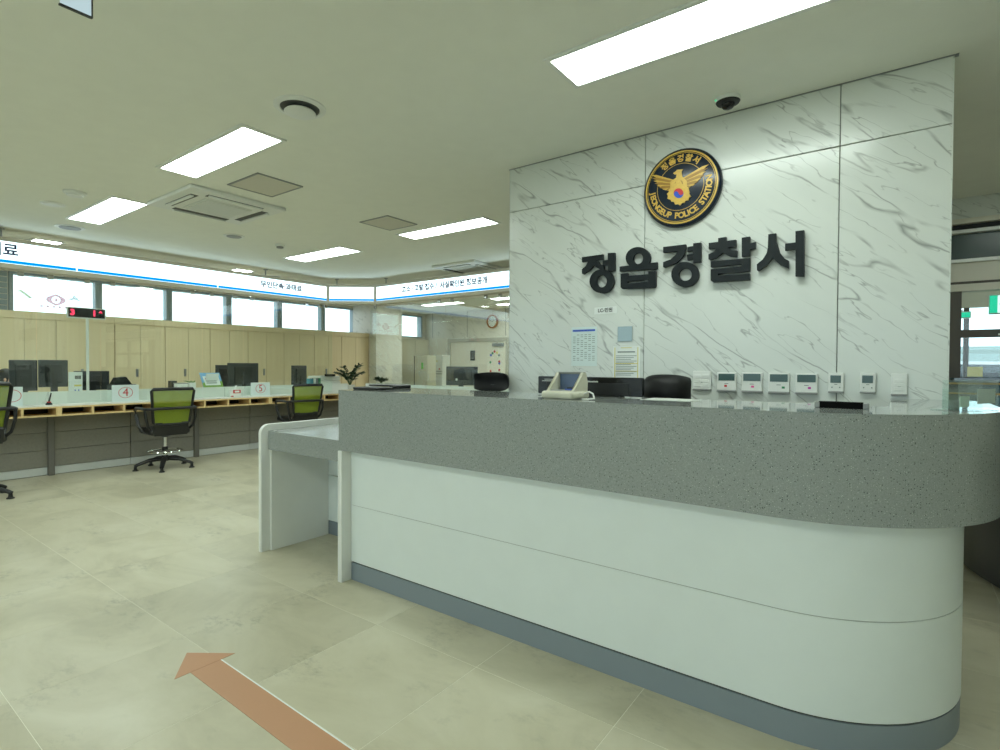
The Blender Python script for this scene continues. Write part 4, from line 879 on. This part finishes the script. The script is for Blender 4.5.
# ================================================================== PERSON BEHIND THE DESK
def person(loc, rz):
    t = thing('person', 'seated person with short dark hair in navy clothes behind the raised chair', 'person', loc, rz)
    me = bpy.data.meshes.new('body')
    V = {'pel': (0, 0, .50, .15, .12), 'waist': (0, .01, .64, .14, .10), 'chest': (0, .02, .80, .165, .11), 'neckb': (0, .02, .915, .075, .07), 'neck': (0, .03, .96, .052, .052),
         'shl': (-.17, .02, .885, .06, .06), 'ell': (-.23, .10, .70, .045, .045), 'wrl': (-.15, .33, .765, .03, .028), 'hal': (-.12, .40, .765, .035, .018),
         'shr': (.17, .02, .885, .06, .06), 'elr': (.23, .10, .70, .045, .045), 'wrr': (.15, .33, .765, .03, .028), 'har': (.12, .40, .765, .035, .018),
         'hil': (-.09, .04, .49, .085, .085), 'knl': (-.12, .42, .48, .06, .06), 'anl': (-.12, .40, .09, .04, .04), 'tol': (-.12, .54, .04, .04, .03),
         'hir': (.09, .04, .49, .085, .085), 'knr': (.12, .42, .48, .06, .06), 'anr': (.12, .40, .09, .04, .04), 'tor': (.12, .54, .04, .04, .03)}
    K = list(V); E_ = [('pel', 'waist'), ('waist', 'chest'), ('chest', 'neckb'), ('neckb', 'neck'), ('chest', 'shl'), ('shl', 'ell'), ('ell', 'wrl'), ('wrl', 'hal'), ('chest', 'shr'), ('shr', 'elr'), ('elr', 'wrr'), ('wrr', 'har'), ('pel', 'hil'), ('hil', 'knl'), ('knl', 'anl'), ('anl', 'tol'), ('pel', 'hir'), ('hir', 'knr'), ('knr', 'anr'), ('anr', 'tor')]
    me.from_pydata([V[k][:3] for k in K], [(K.index(a), K.index(b)) for a, b in E_], [])
    o = bpy.data.objects.new('body', me); col.objects.link(o); o.parent = t; me.materials.append(CLOTH)
    md = o.modifiers.new('skin', 'SKIN'); md.use_smooth_shade = True
    for i, k in enumerate(K): me.skin_vertices[0].data[i].radius = V[k][3:]
    me.skin_vertices[0].data[0].use_root = True
    sb = o.modifiers.new('sub', 'SUBSURF'); sb.levels = 2; sb.render_levels = 2
    hd = MB(); n, m_ = 20, 14; rings = []
    for j in range(m_+1):
        ph = -math.pi/2+math.pi*j/m_; z = math.sin(ph); row = []
        for i in range(n):
            th = 2*math.pi*i/n; x, y = math.cos(ph)*math.cos(th), math.cos(ph)*math.sin(th)
            jaw = 1-.22*max(0, -z)**1.2; X_, Y_ = x*.073*jaw, y*.092*(1-.10*max(0, -z))
            if y > .75 and -.35 < z < .12: Y_ += .018*(1-abs(x)/.5) if abs(x) < .3 else 0       # nose
            if y > .5 and .0 < z < .25 and .2 < abs(x) < .55: Y_ -= .006                          # eye sockets
            row.append(hd.bm.verts.new((X_, .045+Y_, 1.055+z*.11)))
        rings.append(row)
    for A, B in zip(rings, rings[1:]):
        for i in range(n): hd.bm.faces.new((A[i], A[(i+1) % n], B[(i+1) % n], B[i]))
    h = obj('head', hd, SKIN, t, world=False, smooth=80)
    for s in (-1, 1):
        obj('ear', MB().lathe([(.006, -.022), (.014, -.008), (.015, .008), (.007, .024)], (s*.073, .03, 1.05), 8), SKIN, h, world=False, smooth=True)
        obj('eye', MB().lathe([(.004, -.006), (.009, 0), (.004, .006)], (s*.028, .128, 1.068), 8), BLACK, h, world=False)
    obj('mouth', MB().box(-.022, .022, .112, .124, 1.0, 1.006, .002, 1), RED, h, world=False)
    hr = MB(); rings = []
    for j in range(9):
        ph = math.radians(-45+135*j/8); row = []
        for i in range(n):
            th = 2*math.pi*i/n; y = math.sin(th); lo = max(ph, math.radians(30)*max(0, y)**.5) if y > 0 else ph
            row.append(hr.bm.verts.new((math.cos(lo)*math.cos(th)*.083, .04+math.cos(lo)*y*.099, 1.06+math.sin(lo)*.122)))
        rings.append(row)
    for A, B in zip(rings, rings[1:]):
        for i in range(n): hr.bm.faces.new((A[i], A[(i+1) % n], B[(i+1) % n], B[i]))
    obj('hair', hr, HAIR, h, world=False, smooth=80)
    # fingers, five on each hand, curled on the desk
    for s in (-1, 1):
        for k, (dx, l) in enumerate(((-.024, .05), (-.008, .06), (.008, .065), (.024, .056))):
            c = Vector((s*.12+dx, .41, .768)); obj('finger', MB().tube([c, c+Vector((0, l*.5, .006)), c+Vector((0, l, -.008))], [.009, .0085, .007], 6), SKIN, o, world=False)
        c = Vector((s*.12-s*.03, .375, .766)); obj('thumb', MB().tube([c, c+Vector((-s*.022, .025, 0)), c+Vector((-s*.024, .05, -.004))], [.010, .0095, .008], 6), SKIN, o, world=False)
    return t
p = on_x(1.0, 378, -8.28)
person((-8.28, p.y, -.035), math.radians(-8))
t = thing('stool', 'black padded stool under the seated person behind the desk', 'stool', (-8.28, p.y, 0))
obj('cushion', MB().lathe([(.17, .31), (.19, .33), (.19, .345), (.17, .355)], (-8.28, p.y, 0), 20), BLACK, t); obj('column', MB().cyl((-8.28, p.y, .03), (-8.28, p.y, .32), .025, n=12), CHROME, t); obj('foot', MB().lathe([(.2, 0), (.2, .015), (.04, .035)], (-8.28, p.y, 0), 20), BLACK, t)

# ================================================================== CABINETS UNDER THE WINDOWS
XC = -9.3
cy_ = [.26, .97, 1.68, 2.353, 3.041, 3.72, 4.41, 5.068, 5.765, 6.423, 7.07, 7.787]
cl_ = ['at the near end of the row', 'beyond the near end of the row', 'under the shuttered pier', 'behind the dual monitors', 'behind the number display pole', 'behind plate four', 'behind the stationery box', 'behind the large monitor', 'behind plate five', 'behind the sideways monitor', 'next to the marble pier']
for k, (a, b_) in enumerate(zip(cy_, cy_[1:])):
    t = thing('storage_cabinet', 'tall pale wood double door cabinet %s' % cl_[k], 'cabinet', (XC-.25, (a+b_)/2, 0), group='wood cabinets under the windows')
    obj('carcass', MB().box(XW+.012, XC-.022, a+.002, b_-.002, 0, 1.80), WOOD, t); obj('top_rail', MB().box(XW+.012, XC, a+.001, b_-.001, 1.80, 1.895), WOOD, t)
    m_ = (a+b_)/2
    for s, (u, v) in enumerate(((a+.005, m_-.002), (m_+.002, b_-.005))):
        for z0, z1 in ((.08, 1.788),):
            dr = obj('cabinet_door', MB().box(XC-.02, XC, u, v, z0, z1, .002, 1), WOOD, t)
        yy = v-.05 if s == 0 else u+.05
        if s == 0: obj('handle', MB().box(XC, XC+.016, yy-.016, yy+.016, 1.01, 1.13, .004), STEEL, dr)
t = thing('low_wall_unit', 'plain beige wall cabinet under the small far window', 'cabinet', (-9.7, 9.3, 0))
for a, b_ in ((8.56, 9.08), (9.085, 9.6), (9.605, YB-.01)): obj('door_panel', MB().box(XW+.01, -9.72, a, b_, 0, 1.86, .003, 1), mat('beige_laminate', (206, 200, 178), .5), t)
# fridge and locker by the far wall
yf = 9.78; a, b_ = on_y(428.5, 370, yf).x, on_y(442, 370, yf).x; zt = on_y(435, 355, yf).z
t = thing('refrigerator', 'white two door refrigerator with small magnets by the far wall', 'refrigerator', ((a+b_)/2, yf, 0))
obj('body', MB().box(a, b_, yf+.03, yf+.30, .03, zt, .01), PLASTW, t); zm = on_y(435, 372.5, yf).z
for z0, z1 in ((.05, zm-.02), (zm+.02, zt)):
    d = obj('fridge_door', MB().box(a, b_, yf, yf+.028, z0, z1, .006), PLASTW, t); obj('grip', MB().box(a+.01, b_-.01, yf-.004, yf+.002, z0 if z0 > .5 else z1-.02, (z0 if z0 > .5 else z1-.02)+.02), PLASTG, d)
for px, py, m_ in ((433, 361, BLUE), (437, 361, YELLOWP), (439.5, 369, RED)): q = on_y(px, py, yf); obj('magnet', MB().box(q.x-.02, q.x+.02, yf-.006, yf, q.z-.015, q.z+.015), m_, t)
for x in (a+.06, b_-.06): obj('foot', MB().cyl((x, yf+.1, 0), (x, yf+.1, .05), .02, n=8), BLACK, t)
yf = 9.0; zt = on_y(420, 355, yf).z; a2, b2 = on_y(413.5, 370, yf).x, on_y(427.0, 370, yf).x
t = thing('metal_locker', 'grey beige metal locker with green tag beside the refrigerator', 'locker', ((a2+b2)/2, yf, 0)); obj('body', MB().box(a2, b2, yf+.03, yf+.30, 0, zt-.01, .005), mat('locker_beige', (188, 184, 164), .5), t)
obj('locker_door', MB().box(a2+.03, b2-.01, yf+.01, yf+.03, .05, zt-.03, .004, 1), mat('locker_beige_door', (192, 188, 168), .5), t); obj('dark_edge', MB().box(a2, a2+.03, yf+.012, yf+.03, .0, zt-.02), DGREY, t)
q = on_y(422, 366, yf); obj('green_tag', MB().box(q.x-.03, q.x+.03, yf+.004, yf+.01, q.z-.07, q.z+.08), mat('bright_green_tag', (70, 180, 60), .5), t)
# clock, intercom, door magnets
q = on_y(492.5, 321.5, YB-.02); r_ = .16
t = thing('wall_clock', 'round wall clock with wooden rim above the far double door', 'clock', (q.x, YB-.02, q.z-r_))
cf = lambda a, b, z: Vector((q.x+a, YB-z, q.z+b))
obj('rim', MB().ring(ell(0, 0, r_, r_), ell(0, 0, r_*.80, r_*.80), .045, lambda u, v, w_: cf(u, v, w_+.001)), mat('wood_rim', (170, 112, 62), .4), t); obj('dial', MB().lathe([(r_*.82, .002), (r_*.82, .02)], n=36, frame=cf), PAPER, t)
for an, l in ((60, .07), (-70, .10)): obj('hand', MB().tube([cf(0, 0, .024), cf(l*math.sin(math.radians(an)), l*math.cos(math.radians(an)), .024)], .004, 5), BLACK, t)
mb = MB()
for k in range(12): an = math.radians(30*k); mb.cyl(cf(.10*math.cos(an), .10*math.sin(an), .02), cf(.10*math.cos(an), .10*math.sin(an), .0215), .007, n=6)
obj('hour_marks', mb, BLACK, t)
q = on_y(473, 355.5, YB); t = thing('intercom', 'small black intercom panel on the far marble wall beside the door', 'intercom', (q.x, YB, q.z-.1)); obj('panel', MB().box(q.x-.065, q.x+.065, YB-.03, YB-.001, q.z-.12, q.z+.12, .006), BLACK, t); obj('screen', MB().box(q.x-.045, q.x+.045, YB-.033, YB-.029, q.z+.0, q.z+.09), DGREY, t)
for k in range(3): obj('key', MB().box(q.x-.04+k*.03, q.x-.02+k*.03, YB-.034, YB-.029, q.z-.08, q.z-.06), PLASTG, t)
for k, (px, py, c, lb) in enumerate(((494.5, 351.5, RED, 'red'), (497, 352.6, YELLOWP, 'yellow'), (492.5, 353.2, GREENP, 'green'), (490.8, 355.2, BLUE, 'blue'), (499, 355.3, PRINTG, 'grey'), (490.3, 362.3, GREENP, 'dark green'), (499.2, 361.6, RED, 'scarlet'), (499.2, 363.3, BLUE, 'dark blue'), (490.5, 371, RED, 'lower left red'), (499.2, 370, RED, 'lower right red'))):
    q = on_y(px, py, YB-.005); o = obj('door_magnet', MB().cyl((q.x, YB-.0005, q.z), (q.x, YB-.012, q.z), .03, .024, n=10), c); tag(o, 'small %s magnet on the cream far door' % lb, 'magnet', 'magnets on the far door')
# stickers seen on the first window
def win_sticker(name, label, cat, px, py, pieces, m_):
    X = XW-.060; mb = MB(); c = on_x(px, py, X)
    for kind, pts in pieces:
        if kind == 'r': mb.ring(pts[0], pts[1], .0015, lambda u, v, w_: Vector((X+w_, c.y+u, c.z+v)))
        else: mb.prism(pts, .0015, lambda u, v, w_: Vector((X+w_, c.y+u, c.z+v)))
    tag(obj(name, mb, m_), label, cat)
def film(name, tint): m = glass(name, tint, 1.05); return m
PINKS = film('pale_pink_film', (.66, .52, .55))
dm = lambda r, n=40: [(r*1.35*math.cos(2*math.pi*k/n), r*math.sin(2*math.pi*k/n)*(1-.25*abs(math.sin(4*math.pi*k/n)))) for k in range(n)]
win_sticker('window_sticker', 'pink rounded diamond logo sticker on the first window', 'sticker', 56, 300, [('r', (dm(.085), ell(0, 0, .05, .05, 40))), ('p', [(-.012, -.025), (.018, -.025), (.018, .03), (-.012, .02)])], PINKS)
win_sticker('window_sticker', 'row of tiny pink marks below the diamond logo on the window', 'sticker', 56, 307, [('p', [(-.18+.07*k, -.014), (-.15+.07*k, -.014), (-.15+.07*k, .014), (-.18+.07*k, .014)]) for k in range(6)], PINKS)
win_sticker('window_sticker', 'faded brown and green slanted stripe sticker on the first window', 'sticker', 25, 293.5, [('p', [(-.10, .02), (-.04, .05), (.09, -.06), (.04, -.06), (-.05, .02)])], film('faded_stripe_film', (.58, .60, .50)))
win_sticker('window_sticker', 'thin pale grey bird shaped sticker on the first window', 'sticker', 74, 299.5, [('p', [(-.08, .0), (-.02, .02), (.0, .07), (.008, .02), (.09, -.03), (.0, .0), (-.03, -.015)])], film('pale_grey_film', (.60, .63, .63)))

# ================================================================== CEILING
def led(label, x0, x1, y0, y1):
    t = thing('ceiling_light', label, 'ceiling light', ((x0+x1)/2, (y0+y1)/2, ZC-.02), group='LED ceiling panels'); e = .022
    f = MB().box(x0-e, x1+e, y0-e, y0, ZC-.010, ZC).box(x0-e, x1+e, y1, y1+e, ZC-.010, ZC).box(x0-e, x0, y0, y1, ZC-.010, ZC).box(x1, x1+e, y0, y1, ZC-.010, ZC)
    obj('frame', f, PLASTW, t); obj('diffuser', MB().box(x0, x1, y0, y1, ZC-.005, ZC-.001), LED, t)
led('long bright LED ceiling panel in front of the dome camera', -1.235, -.165, 2.03, 2.28)
led('bright LED ceiling panel next to the cassette air conditioner and square hatch', -4.02, -2.952, 1.585, 1.815)
led('bright LED ceiling panel between the air conditioner and the round detectors', -6.095, -5.03, 1.64, 1.88)
led('bright LED ceiling panel beyond the square ceiling hatch near the marble wall', -4.09, -3.01, 3.805, 4.035)
led('bright LED ceiling panel near the corner sign', -6.13, -5.06, 3.82, 4.10)
led('small LED ceiling panel behind the long sign above the number display', -8.45, -7.38, 1.70, 1.93)
led('small LED ceiling panel behind the long sign near the corner', -8.45, -7.38, 3.87, 4.10)
led('LED ceiling panel over the back office in front of the clock', -8.44, -7.37, 8.5, 8.73)
led('LED ceiling panel over the back office beside the marble wall edge', -6.5, -5.43, 8.45, 8.7)
led('small LED ceiling panel closest to the far wall', -7.0, -5.93, 9.3, 9.53)
for q, x in enumerate((-5.56, -3.49, -1.3, .9)): led('LED ceiling panel before the street windows, %s from the window side desk' % ('first', 'second', 'third', 'fourth')[q], x-.53, x+.53, -.9, -.66)  # added panels behind the viewer, unseen, to raise the lobby's brightness
led('LED ceiling panel over the entrance passage', .6, 1.67, 3.9, 4.13)
led('LED ceiling panel inside the entrance vestibule', .9, 1.97, 7.0, 7.23)
GRILLE = mat('grille_grey', (222, 224, 218), .5); SLOT = mat('slot_grey', (84, 86, 84), .6)
def cassette(label, cx, cy, sz):
    t = thing('ceiling_air_conditioner', label, 'air conditioner', (cx, cy, ZC-.04)); h = sz/2
    obj('panel', MB().box(cx-h, cx+h, cy-h, cy+h, ZC-.03, ZC, .01), PLASTW, t)
    g = sz*.25; gr = obj('grille', MB().box(cx-g, cx+g, cy-g, cy+g, ZC-.037, ZC-.028, .003, 1), GRILLE, t)
    for k in range(13): x = cx-g+.02+k*(2*g-.04)/12; obj('grille_slat', MB().box(x-.007, x+.007, cy-g+.015, cy+g-.015, ZC-.044, ZC-.036), PLASTW, gr)
    for s in (-1, 1):
        obj('air_slot', MB().box(cx+s*h*.74-.028, cx+s*h*.74+.028, cy-h*.58, cy+h*.58, ZC-.033, ZC-.028), SLOT, t); obj('air_slot', MB().box(cx-h*.58, cx+h*.58, cy+s*h*.74-.028, cy+s*h*.74+.028, ZC-.033, ZC-.028), SLOT, t)
        obj('louvre', MB().box(cx+s*h*.80-.02, cx+s*h*.80+.004, cy-h*.56, cy+h*.56, ZC-.045, ZC-.034), PLASTW, t); obj('louvre', MB().box(cx-h*.56, cx+h*.56, cy+s*h*.80-.004, cy+s*h*.80+.02, ZC-.045, ZC-.034), PLASTW, t)
cassette('square white cassette air conditioner between two LED panels', -4.58, 2.24, .77)
cassette('square white cassette air conditioner above the far lit sign', -4.66, 5.63, .74)
def hatch(label, x0, x1, y0, y1): 
    t = thing('ceiling_hatch', label, 'hatch', ((x0+x1)/2, (y0+y1)/2, ZC-.006)); obj('lid', MB().box(x0+.012, x1-.012, y0+.012, y1-.012, ZC-.005, ZC), mat('hatch_grey', (208, 204, 192), .8), t)
    f = MB().box(x0, x1, y0, y0+.012, ZC-.008, ZC).box(x0, x1, y1-.012, y1, ZC-.008, ZC).box(x0, x0+.012, y0, y1, ZC-.008, ZC).box(x1-.012, x1, y0, y1, ZC-.008, ZC); obj('rim', f, PLASTG, t)
hatch('square grey ceiling hatch beside the cassette air conditioner', -4.0, -3.585, 2.025, 2.38)
hatch('square grey ceiling hatch before the LED panel near the marble wall', -4.04, -3.66, 3.27, 3.64)
hatch('square grey ceiling hatch beside the marble wall above the far sign', -3.9, -3.5, 5.9, 6.3)
def lathe_down(name, parent, prof, c, m_, n=32): return obj(name, MB().lathe([(r, ZC-z) for r, z in prof], (c[0], c[1], 0), n), m_, parent, smooth=40)
t = thing('round_air_vent', 'round white ceiling air vent with open dark ring', 'vent', (-2.503, 1.644, ZC-.04)); c = (-2.503, 1.644)
lathe_down('flange', t, [(.128, 0), (.128, .006), (.10, .012), (.095, .004)], c, PLASTW); lathe_down('dark_throat', t, [(.098, .0), (.096, .0085)], c, SLOT); lathe_down('centre_disc', t, [(.02, .01), (.02, .02), (.07, .022), (.078, .03), (.07, .036), (.02, .037)], c, PLASTW)
def disc(name, label, cat, x, y, r, h, dark=False):
    t = thing(name, label, cat, (x, y, ZC-h)); lathe_down('base', t, [(r, 0), (r, h*.4), (r*.85, h*.55)], (x, y), PLASTW, 24); lathe_down('cap', t, [(r*.75, h*.4), (r*.7, h*.9), (r*.4, h)], (x, y), PLASTG if dark else PLASTW, 24)
disc('smoke_detector', 'round white smoke detector above the long sign beside the LED panel', 'detector', -5.148, 1.427, .075, .035)
disc('ceiling_speaker', 'flat round ceiling speaker beside the smoke detector', 'speaker', -5.684, 1.425, .085, .01)
disc('ceiling_speaker', 'round ring shaped ceiling vent above the long sign near the small LED panel', 'vent', -6.499, 1.76, .12, .015, True)
disc('ceiling_speaker', 'flat round ceiling speaker beyond the cassette air conditioner', 'speaker', -5.548, 2.877, .10, .012, True)
disc('smoke_detector', 'small grey sprinkler head near the corner LED panel', 'sprinkler', -5.519, 3.375, .05, .045, True)
disc('ceiling_speaker', 'round ceiling ring behind the sign rod near the corner', 'vent', -7.6, 4.55, .12, .012, True)
# dome camera
c = on_z(728, 98, ZC); t = thing('dome_camera', 'white dome security camera with black lens ball on the ceiling', 'camera', (c.x, c.y, ZC-.09))
lathe_down('housing', t, [(.055, 0), (.06, .010), (.058, .020)], c, PLASTW); lathe_down('black_ring', t, [(.057, .019), (.052, .027), (.036, .031)], c, BLACK); lathe_down('lens_ball', t, [(.034, .026), (.032, .040), (.022, .051), (.008, .056)], c, BLACKG)
obj('status_light', MB().box(c.x-.052, c.x-.044, c.y-.045, c.y-.038, ZC-.018, ZC-.012), emis('green_led', (.2, 1, .5), .8), t)
# small hanging exit plate at the top left of the lobby
X = -2.1; a, b_ = on_x(60.5, 3, X), on_x(91.5, 18, X)
t = thing('hanging_plate', 'small pale blue edge lit plate hanging from the ceiling near the lobby entrance', 'hanging sign', (X, (a.y+b_.y)/2, a.z))
obj('plate', MB().box(X-.008, X, a.y, b_.y, a.z, ZC-.03, .002, 1), emis('edge_lit_acrylic', (.66, .86, .90), .75), t); obj('edge', MB().box(X-.009, X+.001, b_.y, b_.y+.004, a.z-.004, ZC-.03).box(X-.009, X+.001, a.y-.003, b_.y, a.z-.005, a.z), DGREY, t); obj('mount', MB().box(X-.03, X+.02, a.y-.01, b_.y+.05, ZC-.035, ZC, .004), PLASTG, t)

# ================================================================== ENTRANCE SIDE
t = thing('exit_sign', 'green and white running man exit sign hanging behind the entrance glass', 'exit sign', (.65, 5.9, 1.64)); 
obj('housing', MB().box(.58, .86, 5.9, 5.94, 1.64, 1.80, .004), PLASTW, t); GR = emis('exit_green', (.02, .62, .34), 1.1)
obj('green_panel', MB().box(.582, .63, 5.896, 5.9, 1.65, 1.79), GR, t); obj('white_panel', MB().box(.63, .85, 5.897, 5.9, 1.65, 1.79), emis('exit_white', (.8, 1, .92), 1.2), t)
mm = MB(); fx = lambda u, v, w_: Vector((.70+u, 5.896-w_, 1.72+v))
for P in ([(-.03, .03), (.01, .03), (.03, -.01), (-.01, -.02)], [(-.01, -.01), (.03, -.01), (.05, -.055), (.03, -.055)], [(-.01, -.02), (.01, -.01), (-.04, -.05), (-.055, -.04)], [(-.03, .03), (-.06, .0), (-.05, -.01), (-.02, .015)], [(.01, .03), (.06, .02), (.06, .01), (.01, .01)]): mm.prism(P, .001, fx)
mm.prism(ell(.0, .05, .014, .014, 12), .001, fx); obj('running_figure', mm, GR, t); obj('hanger', MB().cyl((.72, 5.92, 1.80), (.72, 5.92, ZC), .008, n=8), BLACK, t)
t = thing('exit_sign', 'small green exit light on the far vestibule glass', 'exit sign', (.56, 8.5, 1.80)); obj('box', MB().box(.52, .68, 8.52, 8.57, 1.80, 1.88, .004), PLASTW, t); obj('green_face', MB().box(.53, .67, 8.515, 8.52, 1.81, 1.87), GR, t); obj('bracket', MB().box(.59, .61, 8.55, 8.605, 1.82, 1.9), PLASTW, t)
t = thing('queue_barrier', 'dark glass barrier with two yellow stripes before the entrance door', 'barrier', (1.3, 5.2, 0))
obj('dark_glass', MB().box(.1, 2.4, 5.2, 5.212, .1, 1.13), glass('smoked_glass', (.20, .28, .30), extra=.05), t)
for z in (on_y(975, 394.5, 5.2).z, on_y(975, 384.5, 5.2).z): obj('yellow_stripe', MB().box(.1, 2.4, 5.196, 5.2, z, z+.012), mat('ochre_stripe', (176, 140, 50), .5), t)
for x in (.1, 1.2, 2.36): obj('post', MB().box(x, x+.04, 5.19, 5.23, 0, 1.135, .003, 1), STEEL, t)
# dark curved drum desk beyond the counter's end
def arc_poly(cx, cy, r, a0, a1, n=28): return [(cx+r*math.cos(math.radians(a0+(a1-a0)*k/n)), cy+r*math.sin(math.radians(a0+(a1-a0)*k/n))) for k in range(n+1)]
t = thing('curved_desk', 'glossy black curved desk on the floor behind the rounded counter end', 'desk', (1.7, 4.4, 0))
DBLK = mat('black_lacquer', (22, 23, 22), .3)
obj('curved_front', MB().prism(arc_poly(1.66, 4.5, 1.36, 150, 290), .74, frame_z(.03)), DBLK, t, smooth=30); obj('plinth', MB().prism(arc_poly(1.68, 4.5, 1.33, 150, 290), .03, frame_z(0)), DARKGAP, t, smooth=30); obj('top', MB().prism(arc_poly(1.66, 4.5, 1.38, 150, 290), .03, frame_z(.77)), DBLK, t, smooth=30)
# car outside the doors
t = thing('parked_car', 'white parked car outside the glass entrance', 'car', (1.2, 15, -.07), math.radians(8)); CARW = mat('car_white', (226, 228, 228), .25)
prof = [(-2.1, .35), (2.1, .35), (2.15, .75), (1.3, .95), (.7, 1.40), (-1.2, 1.42), (-1.9, .98), (-2.15, .9)]
obj('body', MB().prism(prof, 1.7, lambda u, v, w_: Vector((u, -.85+w_, v))), CARW, t, world=False); obj('side_glass', MB().prism([(-1.6, .98), (1.15, .98), (.62, 1.34), (-1.15, 1.36)], 1.72, lambda u, v, w_: Vector((u, -.86+w_, v))), BLACKG, t, world=False)
for x in (-1.3, 1.3):
    for s in (-1, 1): wh = obj('wheel', MB().cyl((x, s*.78, .33), (x, s*.9, .33), .33, n=20), BLACK, t, world=False); obj('hubcap', MB().cyl((x, s*.9, .33), (x, s*.905, .33), .2, n=16), STEEL, wh, world=False)
